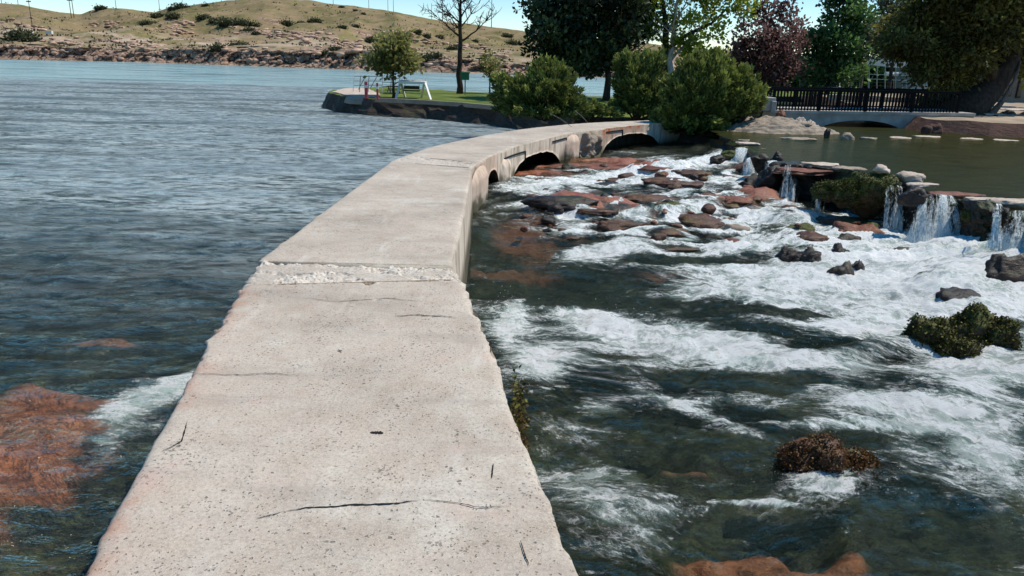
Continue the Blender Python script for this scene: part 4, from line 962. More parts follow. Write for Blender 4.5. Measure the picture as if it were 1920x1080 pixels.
# stone paving and low kerb at the tip of the point
tip = [g2(622, 175, ZL), g2(660, 182.5, ZL), g2(705, 185, ZL), g2(712, 178, ZL), g2(690, 168, ZL), g2(650, 166, ZL)]
land('stone_paving', tip, ZL+.07, ZL-.3, [MAT['pale'], MAT['tan']], .5, .2, 3)
mb = MB()
ks = [at(x, y-1, ZL+.04) for x, y in [(705, 186.2), (760, 188.5), (800, 190.5), (870, 195), (940, 201.5), (1000, 207.5)]]
for a, b in zip(ks[:-1], ks[1:]): mb.bar(a-[0, 0, .05], b-[0, 0, .05], .18, .18)
tag(mb.build('stone_edging', MAT['tan']), 'low pale stone edging along the front of the island lawn', 'edging')
for i in range(34):
    x = 622+i*11.5+rng.uniform(-4, 4); y = np.interp(x, [615, 700, 800, 900, 1000], [184, 196, 208, 217, 224])+rng.uniform(-4, 0)
    rock(x, y, rng.uniform(14, 34), rng.uniform(7, 14), -.95+.12, 'bank', 'dark broken stone at the waterline of the island bank', ang=1., dep=.6, sub=3, name='bank_stone', group='dark stones along the island bank') if 0 else None
    c = at(x, y, -.9); m = mpp(c); w_ = rng.uniform(14, 34)*m; V_, F_ = rock_mesh((w_, w_*.8, rng.uniform(8, 15)*m), 900+i, 1., 3, .3)
    o = mesh('bank_stone', V_, F_, MAT['bank' if i > 6 else 'tan']); o.location = c
    tag(o, 'dark broken stone at the waterline of the island bank', 'rock', 'dark stones along the island bank')
# right bank and ground beyond the bridge
rb = [(13.0, 24.3), (14.2, 23.2), (16, 22.6), (19, 22.0), (24, 21.0), (45, 18), (90, 20), (90, 60), (40, 60), (17, 44), (13.6, 30)]
land('right_bank_ground', rb, .25, -.9, [MAT['dirt'], MAT['redbank']], .5, .25, slope=.9)
land('far_ground', [(14, 44), (30, 58), (60, 62), (160, 62), (260, 110), (150, 150), (60, 118), (32, 76), (20, 60)], .0, -1.2, [MAT['grass'], MAT['bank']], 2, .6)
# right bank paving slabs, pale and sunlit
for x, y, w, h in [(1845, 211, 70, 7), (1900, 204, 60, 6), (1800, 209, 40, 5)]:
    rock(x, y, w, h, .26, 'pale', {1845: 'long pale flat stone on top of the red bank', 1900: 'pale flat stone at far right on the red bank behind the others', 1800: 'small pale flat stone nearest the trunk on the red bank'}[x], flat=1, name='rock_slab', dep=.8)
# the grey outcrop
def mound(name, ctr, rx, ry, h, mat, label, rot=0., seed=1, steps=5):
    n_ = 150; u = np.linspace(-1.25, 1.25, n_); U_, V2 = np.meshgrid(u, u); r_ = np.hypot(U_, V2)
    e = 1.0+.28*fbm(U_*1.4+seed, V2*1.4, None, 4, seed); q = np.clip((e-r_)/.42, 0, 1)
    H_ = q**.6*(.75+.35*fbm(U_*1.6, V2*1.6, None, 4, seed+2)+.2*V2)
    s_ = H_*steps+fbm(U_*3, V2*3, None, 4, seed+4)*.45; H_ = .5*H_+.5*(np.floor(s_)+sstep(.6, 1, s_-np.floor(s_)))/steps
    H_ = H_*h+fbm(U_*4, V2*4, None, 6, seed+6, .6)*.09-.5*(q <= 0)
    X_, Y_ = U_*rx+.05*fbm(U_*5, V2*5, None, 3, 9), V2*ry
    c_, s2 = math.cos(rot), math.sin(rot); X2 = X_*c_-Y_*s2; Y2 = X_*s2+Y_*c_
    o = mesh(name, np.stack([X2, Y2, H_-.12], -1).reshape(-1, 3), grid_faces(n_, n_), MAT[mat], None, True); o.location = ctr
    return tag(o, label, 'rock')
mound('rock_outcrop', at(1462, 247, -.13), 1.7, 1.0, .50, 'tan', 'broad grey tan sandstone outcrop between the shrubs and the bridge', .0, 3)
mound('rock_outcrop', at(1392, 240, -.13), 1.0, .9, .5, 'tan', 'cracked tan rock under the right side of the biggest juniper', .3, 8, 4)
mound('rock_outcrop', at(1432, 226, -.1), 1.5, .8, .55, 'tan', 'upper tan step of rock below the concrete block', .0, 14, 4)
mound('rock_outcrop', at(1508, 247, -.13), .5, .5, .52, 'pale', 'pale rounded end of the outcrop touching the pool', .0, 19, 3)
for i in range(26):
    x = 1730+i*9+rng.uniform(-3, 3); y = 226+rng.uniform(-10, 18)
    rock(x, y, rng.uniform(20, 40), rng.uniform(10, 16), -.05+.3*(236-y)/20*.5, 'redbank', 'dark red brown block in the rubble bank right of the bridge', ang=1., dep=.7, sub=3, name='bank_stone', group='red brown blocks of the right bank')

# ------------------------------------------------------------------ far shore and hills
xs = np.arange(-700, 2700, 5.0)
ys_ = np.interp(xs, [-700, 0, 300, 640, 950, 2700], [86, 108, 118, 130, 140, 200])
yc_ = np.interp(xs, [-700, 0, 160, 300, 420, 600, 700, 900, 980, 1240, 2700], [60, 84, 89, 93, 93, 96, 93, 114, 122, 133, 194])
yt_ = np.interp(xs, [-700, 0, 60, 150, 300, 420, 640, 800, 950, 1240, 2700], [30, 63, 64, 68, 76, 76, 72, 90, 104, 118, 178])
yk_ = np.interp(xs, [-700, -100, 0, 50, 90, 150, 163, 180, 200, 240, 300, 330, 400, 433, 500, 580, 646, 727, 785, 831, 901, 975, 1185, 1232, 1500, 2700],
                [40, 0, 5, 9, 18, 27, 29, 22, 15, 16, 24, 13, 6, 2, -6, 0, 9, 18.5, 30, 39, 47, 58, 80, 85, 108, 170])
rows = []; lowa = []; clf = []
prof = [(0, -12, 'w'), (0, 0, 'c')]
prof_d = np.concatenate([np.linspace(-1, 0, 2), np.linspace(.6, 5, 16), np.linspace(7, 40, 22), np.linspace(43, 160, 60), [175, 220, 400]])
sh = np.array([at(x, y, -.95) for x, y in zip(xs, ys_)])
hd = sh[:, :2]/np.linalg.norm(sh[:, :2], axis=1)[:, None]; sd = np.linalg.norm(sh[:, :2], axis=1)
def elev(x, y, dist):
    d = ray(x, y); return EYE+d[2]/math.hypot(d[0], d[1])*dist
for k, dd in enumerate(prof_d):
    Zr = np.zeros(len(xs)); jx = np.zeros(len(xs))
    for i, x in enumerate(xs):
        z0 = -1.3; z1 = elev(x, yc_[i], sd[i]+5); z2 = elev(x, yt_[i], sd[i]+40); z3 = elev(x, yk_[i], sd[i]+160)
        t = dd
        if t <= 0: z = z0
        elif t <= 5: z = z0+(z1-z0)*(t/5)**.62
        elif t <= 40: z = z1+(z2-z1)*((t-5)/35)
        elif t <= 160: u = (t-40)/120; z = z2+(z3-z2)*(u**1.15)
        else: z = z3-(t-160)*.12
        Zr[i] = z
    px_, py_ = hd[:, 0]*(sd+dd), hd[:, 1]*(sd+dd)
    if dd > 0:
        a = min(1, dd/3)
        if dd <= 9: 
            blk = fbm(px_*.16, py_*.16, Zr*.5, 5, 7)
            q = (Zr+blk*.9)*1.1; stepz = (np.floor(q)+sstep(.5, 1, q-np.floor(q)))/1.1
            wv = np.clip(1-abs(dd-2.6)/3.2, 0, 1); Zr = Zr*(1-.55*wv)+(stepz)*.55*wv+blk*.7*wv
            jx = fbm(px_*.12, py_*.12, Zr*.25, 5, 9)*3.4+np.abs(fbm(px_*.3, py_*.3, Zr*.3, 4, 19))*4.5
        fade = min(1, max(0, (160-dd)/40))
        Zr = Zr+fbm(px_*.03, py_*.03, None, 5, 11)*min(4, dd*.09)*max(.12, fade)+fbm(px_*.2, py_*.2, None, 4, 13)*.35*min(1, dd/8)
        if 40 < dd < 158: Zr = Zr-np.abs(fbm(px_*.022+py_*.004, py_*.012, None, 4, 44))*9*math.sin(PI*(dd-40)/118)
    dx = sd+dd+jx
    rows.append(np.stack([hd[:, 0]*dx, hd[:, 1]*dx, Zr], 1))
    clf.append(np.clip(1-abs(dd-2.2)/4.2, 0, 1)*np.ones(len(xs))*(1.3) if dd < 8 else sstep(.15, .45, fbm(px_*.05, py_*.08, Zr*.1, 4, 77))*(1 if dd < 110 else .0)*.75)
    lowa.append(np.full(len(xs), max(0, 1-abs(dd-32)/45)))
V = np.stack(rows, 0)
o = mesh('hills', V.reshape(-1, 3), grid_faces(len(prof_d), len(xs)), MAT['hill'], None, True, {'cliff': np.clip(np.stack(clf), 0, 1).ravel(), 'low': np.stack(lowa).ravel()})
o['kind'] = 'structure'
o = mesh('terrain', [(-3000, -300, -2.4), (3000, -300, -2.4), (3000, 3500, -2.4), (-3000, 3500, -2.4)], [(0, 1, 2, 3)], MAT['dirt']); o['kind'] = 'structure'
def hillpoint(px, py):
    best = None
    i = int(np.clip((px-xs[0])/5, 0, len(xs)-1)); P = V[4:-3, max(0, i-1):i+2].reshape(-1, 3); q = pj(P)
    k = np.argmin(np.abs(q[:, 1]-py)+np.abs(q[:, 0]-px)*.3); return P[k]

# ------------------------------------------------------------------ vegetation
def crown(name, parent, ells, nclump, nleaf, csize, lsize, mat, seed, rnd=1.0, long=1.5, shell=.55, upb=.3, lo=.25):
    """leaf clumps spread through a union of ellipsoids (world units, relative to parent base)"""
    r = np.random.default_rng(seed); Vs = []; va = []
    if len(ells) > 2:
        ext = []
        for e in ells:
            for _ in range(3):
                d = r.normal(size=3); d[2] = abs(d[2])*.9; d /= np.linalg.norm(d); q = r.uniform(.14, .30)
                c_ = np.array(e[:3])+d*np.array(e[3:6])*r.uniform(1.0, 1.22); ext.append((*c_, e[3]*q*.8, e[4]*q*.8, max(e[5], e[3]*.5)*q*1.5))
        ells = list(ells)+ext
    vol = np.array([e[3]*e[4]*e[5] for e in ells])**.72; vol /= vol.sum()
    for e, w in zip(ells, vol):
        k = max(3, int(nclump*w)); d = r.normal(size=(k, 3)); d /= np.linalg.norm(d, axis=1)[:, None]
        rad = r.uniform(0, 1, k)**(1/3)*(1-shell)+shell*r.uniform(.8, 1.08, k)
        rad *= 1+.42*fbm(d[:, 0]*2.4+seed, d[:, 1]*2.4, d[:, 2]*2.4, 3, seed)
        C = np.array(e[:3])+d*rad[:, None]*np.array(e[3:6])
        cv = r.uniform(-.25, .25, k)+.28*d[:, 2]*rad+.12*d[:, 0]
        cs = csize*r.uniform(.5, 1.35, k)
        for c, v, s, dd in zip(C, cv, cs, d):
            m = int(nleaf*r.uniform(.5, 1.4)); o = r.normal(size=(m, 3))*s*np.array([1, 1, .7])*.55
            N_ = o/(s+1e-6)+dd*.6+np.array([0, 0, upb])
            P, q = leaves(c+o, N_, lsize, rnd, long, r)
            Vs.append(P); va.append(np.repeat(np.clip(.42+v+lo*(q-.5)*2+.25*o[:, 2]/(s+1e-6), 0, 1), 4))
    P = np.concatenate(Vs); k = len(P)//4
    return mesh(name, P, np.arange(k*4).reshape(-1, 4), mat, parent, False, {'var': np.concatenate(va)})
def branches(parent, h, r0, seed, levels=3, spread=.7, n1=9, start=.3, lean=(0, 0), mat='bark', limb=.42, crook=.06, name='trunk', bname='limbs', top=1.0, up=.35, twig=.012, n2=5):
    r = np.random.default_rng(seed); tr = MB(); br = MB(); base = np.array([0, 0, -.15])
    n = 12; pts = [base+np.array([lean[0]*(i/n)**1.2*h+r.normal()*crook*r0*3*(i > 0), lean[1]*(i/n)*h+r.normal()*crook*r0*3*(i > 0), i/n*h*top]) for i in range(n+1)]
    rad = [r0*(1.25 if i == 0 else 1-.88*(i/n)) for i in range(n+1)]
    tr.tube(pts, rad, 9)
    def grow(p, d, L_, rr, lv):
        k = 5; q = [p]; dd = d.copy()
        for i in range(k):
            dd = dd+r.normal(size=3)*.16+np.array([0, 0, up*.16]); dd /= np.linalg.norm(dd); q.append(q[-1]+dd*L_/k)
        br.tube(q, [max(rr*(1-.8*i/k), twig*.5) for i in range(k+1)], 5 if lv > 1 else 4)
        if lv < levels:
            for j in range(n2):
                i = r.integers(1, k+1); a = r.normal(size=3); a /= np.linalg.norm(a)
                nd = dd*.75+a*.75; nd /= np.linalg.norm(nd); grow(q[i], nd, L_*r.uniform(.4, .62), max(rr*.42, twig), lv+1)
    for j in range(n1):
        f = start+(1-start)*(j+.5)/n1*.97; k = f*n; i = min(int(k), n-1); p = np.array(pts[i])+(np.array(pts[i+1])-np.array(pts[i]))*(k-i)
        a = j*2.4+r.uniform(-.5, .5); d = np.array([math.cos(a)*spread, math.sin(a)*spread, up+r.uniform(0, .4)]); d /= np.linalg.norm(d)
        grow(p, d, h*limb*(1.15-f)*r.uniform(.8, 1.2)+h*.06, r0*(.42*(1.15-f)+.05), 1)
    mesh(name, np.concatenate(tr.v), tr.f, MAT[mat], parent, True)
    mesh(bname, np.concatenate(br.v), br.f, MAT[mat], parent, True)
def tree(name, base, z, label, cat='tree', group=None, Yd=None):
    P = at(*base, z) if Yd is None else atd(base[0], base[1], Yd)
    t = thing(name, P, label, cat, group); return t, P, mpp(P)
def E_(P, m, bx, by, lst, ratio=1.0):
    """pixel offsets from the trunk base -> ellipsoids in metres"""
    return [((x-bx)*m, dy*m, (by-y)*m/math.cos(PITCH)*1.0, rx*m, rx*m*ratio, ry*m) for x, y, rx, ry, dy in [(q+(0,))[:5] for q in lst]]

# island point
t, P, m = tree('young_tree', (738, 183), ZL, 'small round olive-leaved tree standing on the tip of the island point')
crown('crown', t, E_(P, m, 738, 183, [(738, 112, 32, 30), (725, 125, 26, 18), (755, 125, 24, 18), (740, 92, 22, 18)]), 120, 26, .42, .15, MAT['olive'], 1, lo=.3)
branches(t, 75*m, .09, 1, 2, .7, 8, .35)
t, P, m = tree('bare_tree', (862, 176), ZL, 'tall leafless tree on the island lawn beside a green box')
branches(t, 235*m, 6.0*m, 42, 3, .75, 17, .40, mat='bark', limb=.30, up=.45, twig=.016, n2=6)
t, P, m = tree('sapling', (918, 176), ZL, 'thin yellowish sapling between the bare tree and the dark pine')
crown('crown', t, E_(P, m, 918, 176, [(916, 122, 15, 20), (920, 140, 12, 14)]), 40, 16, .3, .12, MAT['olive'], 3)
branches(t, 60*m, .06, 5, 2, .6, 5, .4)
# green box on a post
P = at(872, 178, ZL); m = mpp(P)
t = thing('litter_box', P, 'small green box on a post beside the leafless tree', 'box')
MB().bar(P+[0, 0, -.1], P+[0, 0, 30*m], .06).build('post', MAT['grey'], t)
MB().box(P+[0, 0, 33*m], (15*m, .25, 12*m)).build('box', MAT['greenpaint'], t)
MB().box(P+[0, 0, 40*m], (18*m, .3, 2*m)).build('lid', MAT['greenpaint'], t)

# conifers
t, P, m = tree('pine_tree', (1136, 189), ZL, 'big dark pine filling the sky behind the left juniper', )
cl = [(1090, 110, 70, 22, 0), (1040, 75, 50, 18, -25), (1120, 65, 70, 22, 20), (1025, 40, 40, 14, 0), (1090, 20, 80, 24, 0), (1150, 30, 45, 24, 0), (1010, 100, 26, 12, 0), (1085, -30, 70, 28, 0), (1070, 130, 50, 14, 0), (1120, 122, 34, 12, 0), (1000, 12, 18, 9, 0), (1170, 75, 30, 14, 0), (1100, -80, 50, 30, 0), (1060, 55, 60, 24, 0), (1110, 90, 60, 20, 0), (1130, -10, 60, 24, 0)]
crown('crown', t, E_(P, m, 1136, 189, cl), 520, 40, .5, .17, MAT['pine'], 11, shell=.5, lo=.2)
branches(t, 260*m, 7*m, 12, 2, .9, 18, .22, mat='bark', limb=.33, up=.1)
t, P, m = tree('pine_tree', (1172, 186), ZL, 'second narrower dark pine touching the right side of the big one', Yd=None)
crown('crown', t, E_(P, m, 1172, 186, [(1175, 50, 30, 24), (1185, 20, 28, 22), (1170, -10, 30, 28), (1165, 78, 26, 10)]), 150, 34, .5, .16, MAT['pine'], 13)
branches(t, 210*m, 4.5*m, 14, 2, .8, 10, .4, mat='bark', limb=.25, up=.1)
# junipers by the walkway end
def juniper(base, z, lst, n, label, seed, Y=None, mat='juniper', dry=True):
    t, P, m = tree('juniper_bush', base, z, label, 'bush')
    E = np.array(E_(P, m, *base, lst, .8)); r = np.random.default_rng(seed); Vs = []; va = []; st = MB()
    wv = (E[:, 3]*E[:, 5])**.8; wv /= wv.sum(); nb = int(n*1.0)
    for b_ in range(nb):
        e = E[r.choice(len(E), p=wv)]; d = r.normal(size=3); d[2] = abs(d[2])*.9-.25; d /= np.linalg.norm(d)
        k_ = r.uniform(.45, 1.0)**.5*r.choice([1, 1, 1.12, 1.28]); end = e[:3]+d*e[3:6]*k_; end[2] = max(end[2], .05)
        root = np.array([e[0]*.45, e[1]*.5, max(0, e[2]*.35)]); mid = (root+end)/2+np.array([0, 0, .1])+r.normal(size=3)*.08
        L_ = np.linalg.norm(end-root); nl = int(150*(.5+L_*.5)); tt_ = r.uniform(.42, 1, nl)**.75
        c = (root*(1-tt_)[:, None]**2+2*mid*(tt_*(1-tt_))[:, None]+end*(tt_**2)[:, None])
        rad = (.30*(1-tt_)+.055)*min(1, L_); c = c+r.normal(size=(nl, 3))*rad[:, None]*.55
        dr = (end-mid)/np.linalg.norm(end-mid+1e-6); N_ = np.tile(dr+np.array([0, 0, .35]), (nl, 1))
        q, v_ = leaves(c, N_, .052, .5, 2.8, r); Vs.append(q)
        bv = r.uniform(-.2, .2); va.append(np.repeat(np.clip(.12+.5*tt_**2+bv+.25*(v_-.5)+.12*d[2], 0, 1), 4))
        if b_ % 6 == 0: st.tube([root*.3+[0, 0, -.1], mid, end*.97], [.045, .022, .006], 5)
    q = np.concatenate(Vs); k = len(q)//4
    mesh('foliage', q, np.arange(k*4).reshape(-1, 4), MAT[mat], t, False, {'var': np.concatenate(va)})
    mesh('stems', np.concatenate(st.v), st.f, MAT['bark'], t, True); return t
juniper((1025, 222), ZL, [(1020, 170, 52, 40), (970, 185, 45, 32), (1060, 192, 34, 26), (940, 195, 22, 18), (1025, 140, 34, 20), (1000, 210, 70, 14), (1085, 208, 22, 12), (935, 160, 14, 12)], 380, 'rounded juniper bush left of the walkway end with bare twigs at its foot', 21)
juniper((1190, 222), ZL, [(1190, 150, 34, 32), (1170, 125, 24, 22), (1200, 180, 42, 34), (1215, 120, 22, 18), (1180, 205, 40, 14), (1165, 165, 22, 14), (1232, 180, 28, 30), (1225, 210, 30, 16)], 300, 'upright yellow tinged juniper between the two larger bushes', 22)
juniper((1300, 250), -.3, [(1295, 195, 50, 46), (1280, 165, 36, 32), (1330, 170, 50, 44), (1265, 222, 40, 26), (1310, 135, 40, 26), (1300, 235, 60, 16)], 520, 'largest dark juniper overhanging the far end of the walkway', 23)
juniper((1375, 246), -.2, [(1380, 190, 42, 34), (1370, 160, 34, 26), (1355, 215, 36, 22), (1400, 200, 22, 22)], 260, 'right hand juniper leaning over the tan rocks', 24)
juniper((1112, 222), ZL, [(1110, 208, 26, 14), (1140, 212, 22, 10), (1085, 214, 22, 10)], 90, 'low spreading juniper at the back edge of the walkway', 25)
# twigs over the walkway
for i, (a, b, lb) in enumerate([((1072, 238), (1030, 212), 'long bare twig lying over the walkway edge'), ((1102, 230), (1078, 208), 'shorter bare twig right of the long one on the walkway edge')]):
    mb = MB(); A = at(*a, .02); B = atd(*b, A[1]+.9); mb.tube([A, (A+B)/2+[0, 0, .03], B], [.006, .010, .014], 5)
    tag(mb.build('fallen_twig', MAT['barkl']), lb, 'twig')

# broadleaf trees behind
t, P, m = tree('cottonwood_tree', (1250, 190), ZL, 'tall yellow green cottonwood with twin trunk behind the junipers')
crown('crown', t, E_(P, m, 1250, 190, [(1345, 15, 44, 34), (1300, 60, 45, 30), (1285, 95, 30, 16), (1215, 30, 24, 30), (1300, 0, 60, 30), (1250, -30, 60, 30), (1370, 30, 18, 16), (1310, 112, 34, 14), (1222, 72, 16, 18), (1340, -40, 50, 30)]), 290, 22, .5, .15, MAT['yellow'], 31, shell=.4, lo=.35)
branches(t, 230*m, 8*m, 32, 3, .8, 12, .3, lean=(.02, 0), mat='barkw', limb=.42, up=.6)
b = MB(); b.tube([np.array([-10*m, 0, -.1]), np.array([-8*m, .1, 60*m]), np.array([-12*m, 0, 130*m]), np.array([-30*m, 0, 210*m])], [9*m, 7*m, 5*m, 2*m], 8)
b.tube([np.array([-4*m, 0, 95*m]), np.array([25*m, 0, 118*m]), np.array([70*m, 0, 140*m]), np.array([100*m, 0, 170*m])], [5*m, 3.5*m, 2.5*m, 1*m], 7)
mesh('second_trunk', np.concatenate(b.v), b.f, MAT['bark'], t, True)
t, P, m = tree('plum_tree', (1425, 186), -.1, 'purple leaved plum tree left of the footbridge')
crown('crown', t, E_(P, m, 1425, 186, [(1425, 110, 60, 40), (1400, 80, 34, 40), (1455, 75, 34, 36), (1380, 120, 34, 30), (1470, 130, 30, 26), (1410, 45, 14, 20), (1455, 42, 12, 18), (1430, 150, 50, 18)]), 330, 24, .42, .14, MAT['plum'], 33, shell=.45, lo=.35)
branches(t, 120*m, 5*m, 34, 3, .8, 10, .15, mat='bark', limb=.5, up=.7)
t, P, m = tree('poplar_tree', (1550, 184), 0, 'rounded dark green poplar rising behind the middle of the footbridge')
crown('crown', t, E_(P, m, 1550, 184, [(1560, 40, 34, 44), (1545, 100, 48, 32), (1515, 95, 22, 22), (1580, 110, 26, 26), (1550, 145, 44, 22), (1555, 0, 26, 28), (1580, 60, 20, 24)]), 330, 26, .5, .17, MAT['green'], 35, shell=.45)
branches(t, 200*m, 5*m, 36, 2, .7, 10, .2, mat='bark', limb=.3, up=.7)
t, P, m = tree('grey_tree', (1665, 176), .1, 'grey green tree with ragged top left of the big dark willow')
crown('crown', t, E_(P, m, 1665, 176, [(1665, 30, 38, 34), (1645, 75, 30, 34), (1690, 60, 34, 40), (1660, -10, 40, 30), (1630, 100, 22, 18)]), 240, 24, .55, .17, MAT['greyleaf'], 37)
branches(t, 190*m, 4*m, 38, 2, .7, 9, .3, mat='bark', limb=.3, up=.6)
t, P, m = tree('slender_tree', (1612, 182), .1, 'slender pale tree between the poplar and the grey green tree')
crown('crown', t, E_(P, m, 1612, 182, [(1608, 90, 16, 22), (1600, 120, 14, 20), (1615, 70, 10, 12)]), 40, 16, .5, .14, MAT['greyleaf'], 39, shell=.2)
branches(t, 115*m, 2*m, 40, 2, .5, 7, .3, mat='barkl', limb=.3, up=.9)
# big dark willow, leaning trunk
P = at(1822, 212, .27); m = mpp(P)
t = thing('willow_tree', P, 'huge dark willow with a thick leaning trunk on the right bank', 'tree')
lst = [(1800, 60, 90, 60, 0), (1720, 80, 70, 50, 30), (1880, 50, 80, 60, 30), (1850, -20, 110, 50, 0), (1760, -10, 70, 50, -20), (1680, 95, 50, 24, 0), (1770, 120, 60, 30, -10), (1900, 110, 50, 40, 60), (1840, 100, 60, 40, 40), (1960, 40, 80, 80, 30), (1710, 30, 34, 40, 0), (1740, 150, 40, 26, -20), (1720, 130, 40, 26, -10)]
crown('crown', t, E_(P, m, 1822, 212, lst, .7), 1250, 46, .38, .082, MAT['willow'], 41, rnd=.9, long=2.2, shell=.4, upb=-.5)
b = MB(); b.tube([np.array([-22*m, 0, -.3]), np.array([0, 0, 15*m]), np.array([36*m, .2, 50*m]), np.array([60*m, .3, 90*m]), np.array([72*m, .4, 150*m])], [46*m, 30*m, 22*m, 18*m, 10*m], 12)
b.tube([np.array([36*m, .2, 50*m]), np.array([10*m, 0, 100*m]), np.array([-30*m, 0, 150*m])], [17*m, 10*m, 5*m], 8)
V_ = np.concatenate(b.v); V_ += (fbm(V_[:, 0]*3, V_[:, 1]*3, V_[:, 2]*2, 4, 8)*.09)[:, None]*np.array([1, 1, .2])
mesh('trunk', V_, b.f, MAT['bark'], t, True)
b = MB(); b.tube([np.array([18*m, -.38, -.2]), np.array([44*m, -.30, 25*m]), np.array([62*m, -.15, 60*m]), np.array([70*m, 0, 95*m])], [8*m, 4*m, 3*m, 2*m], 8)
mesh('pale_root', np.concatenate(b.v), b.f, MAT['barkl'], t, True)
t, P, m = tree('hanging_bush', (1765, 225), -.1, 'dark trailing bush over the right end of the footbridge railing', 'bush')
crown('foliage', t, E_(P, m, 1765, 225, [(1765, 195, 34, 30), (1745, 208, 26, 18), (1792, 180, 26, 30)]), 220, 40, .25, .08, MAT['willow'], 43, long=2.2, upb=-.4)
branches(t, 40*m, .05, 44, 2, .6, 5, .2)
t, P, m = tree('sunlit_shrub', (1912, 150), .4, 'bright yellow green shrub at the far right edge', 'bush', Yd=34)
crown('foliage', t, E_(P, m, 1912, 150, [(1912, 112, 16, 26), (1925, 90, 20, 30), (1940, 120, 30, 30)]), 90, 24, .3, .11, MAT['yellow'], 45)
branches(t, 60*m, .05, 46, 2, .6, 5, .2)
# tree line far back on the right, giving the horizon
for i, (x, w, hh, mt) in enumerate([(1690, 34, 40, 'green'), (1770, 60, 70, 'willow'), (1860, 70, 80, 'willow'), (1960, 70, 90, 'green'), (2080, 80, 100, 'green'), (1510, 26, 20, 'greyleaf'), (1470, 30, 22, 'green'), (1640, 20, 20, 'green')]):
    Y0 = 62; P = atd(x, 165, Y0); P[2] = .1; m = mpp(P)
    t = thing('background_tree', P, ['dense green tree behind the far right railing', 'dark tree behind the small building on the right', 'dark tree above the beige building', 'green tree past the right edge behind the building', 'tall green tree outermost on the right', 'pale green tree between plum and poplar', 'low green tree just behind the plum tree', 'small green tree behind the slender pale tree'][i], 'tree')
    crown('crown', t, [(0, 0, hh*m*.9, w*m, w*m, hh*m)], int(60+w*2), 30, .9, .3, MAT[mt], 60+i)
    branches(t, hh*m*1.3, .15, 70+i, 2, .6, 5, .2)

# scrub on the dry hills
SCR = [(197, 15, 22), (330, 17, 20), (345, 13, 30), (390, 11, 14), (275, 44, 22), (297, 44, 18), (300, 30, 24), (330, 31, 28), (385, 33, 28), (410, 40, 34), (430, 45, 34), (455, 44, 30), (478, 46, 26), (465, 58, 22), (482, 63, 16), (408, 89, 26), (446, 86, 30), (537, 43, 30), (565, 45, 22), (590, 40, 24), (25, 45, 34), (40, 70, 60), (60, 74, 30), (690, 76, 26), (640, 52, 14), (665, 50, 14), (780, 60, 20), (800, 68, 18), (793, 77, 14), (828, 70, 16), (850, 92, 24), (885, 95, 30), (815, 105, 30), (795, 110, 30), (950, 68, 20), (960, 82, 24), (890, 78, 12), (630, 92, 22), (610, 100, 18), (640, 13, 10), (665, 20, 8), (680, 27, 8)]
vb = None
for i, (x, y, w) in enumerate(SCR):
    P = hillpoint(x, y+w*.1); m = mpp(P)
    o = crown('sagebrush', None, [(0, 0, w*m*.06, w*m*.44, w*m*.3, w*m*.10)], 34, 30, w*m*.22, w*m*.055+.1, MAT['scrub'], 400+i, shell=.3)
    o.location = P; tag(o, 'dark sagebrush clump on the dry hillside across the river', 'bush', 'sagebrush clumps on the far hills')

r = np.random.default_rng(5); Vs = []; va = []
Hh = V[16:-3]
for i in range(5200):
    a = r.integers(0, Hh.shape[0]-1); b = r.integers(60, Hh.shape[1]-180); p = Hh[a, b]+(Hh[a+1, b+1]-Hh[a, b])*r.uniform(0, 1, 3)*[1, 1, 1]
    if fbm(np.array(p[0]*.05), np.array(p[1]*.05), None, 3, 8) < -.05 and r.uniform() < .8: continue
    k = 5; s_ = r.uniform(.25, .8); q, v_ = leaves(p+r.normal(size=(k, 3))*s_*.5*[1.6, 1, .3], np.tile([0, 0, 1.], (k, 1)), s_*.7, 1.2, 1.2, r)
    Vs.append(q); va.append(np.repeat(v_, 4))
q = np.concatenate(Vs); k = len(q)//4
tag(mesh('hill_scrub', q, np.arange(k*4).reshape(-1, 4), MAT['scrub'], None, False, {'var': np.concatenate(va)}), 'low scrub and grass tufts scattered over the dry hills', 'scrub', kind='stuff')
Vs = []; Fs = []; nn_ = 0
for i in range(230):
    a = r.integers(2, 20) if i < 190 else r.integers(30, 70); b = r.integers(60, V.shape[1]-180); p = V[a, b]
    if p[2] < -1: continue
    Vr, Fr = rock_mesh(np.array([1.4, 1, .7])*r.uniform(.3, 1.3), 1200+i, 1., 2, .3, 5); Vs.append(Vr+p+[0, -.3, .1]); Fs.append(Fr+nn_); nn_ += len(Vr)
tag(mesh('shore_rubble', np.concatenate(Vs), np.concatenate(Fs), MAT['pink']), 'pale broken rock scattered along the far shore cliff', 'rubble', kind='stuff')
BANDS = [(325, 55, 60, 14), (350, 42, 46, 8), (500, 60, 120, 9), (560, 66, 130, 10), (620, 80, 120, 14), (680, 95, 60, 16), (60, 50, 70, 12), (210, 45, 50, 8), (740, 62, 60, 7), (800, 78, 70, 10), (880, 88, 80, 10), (940, 105, 50, 12), (130, 80, 60, 6), (260, 84, 80, 6)]
r = np.random.default_rng(15); Vs = []; Fs = []; nn_ = 0
for (bx, by, bw, bh) in BANDS:
    for i in range(int(bw*.7)):
        x = bx+r.uniform(-.5, .5)*bw; y = by+(x-bx)*.08+r.normal()*bh*.35; p = hillpoint(x, y)+r.normal(size=3)*[1.2, 1.2, 0]
        Vr, Fr = rock_mesh(np.array([2.4, 1.4, .7])*r.uniform(.3, 1.2), 2200+nn_ % 97, 1., 2, .3, 5); Vs.append(Vr+p); Fs.append(Fr+nn_); nn_ += len(Vr)
tag(mesh('rock_outcrops', np.concatenate(Vs), np.concatenate(Fs), MAT['pink']), 'eroded pink tan rock bands cropping out of the dry hill', 'rock', kind='stuff')
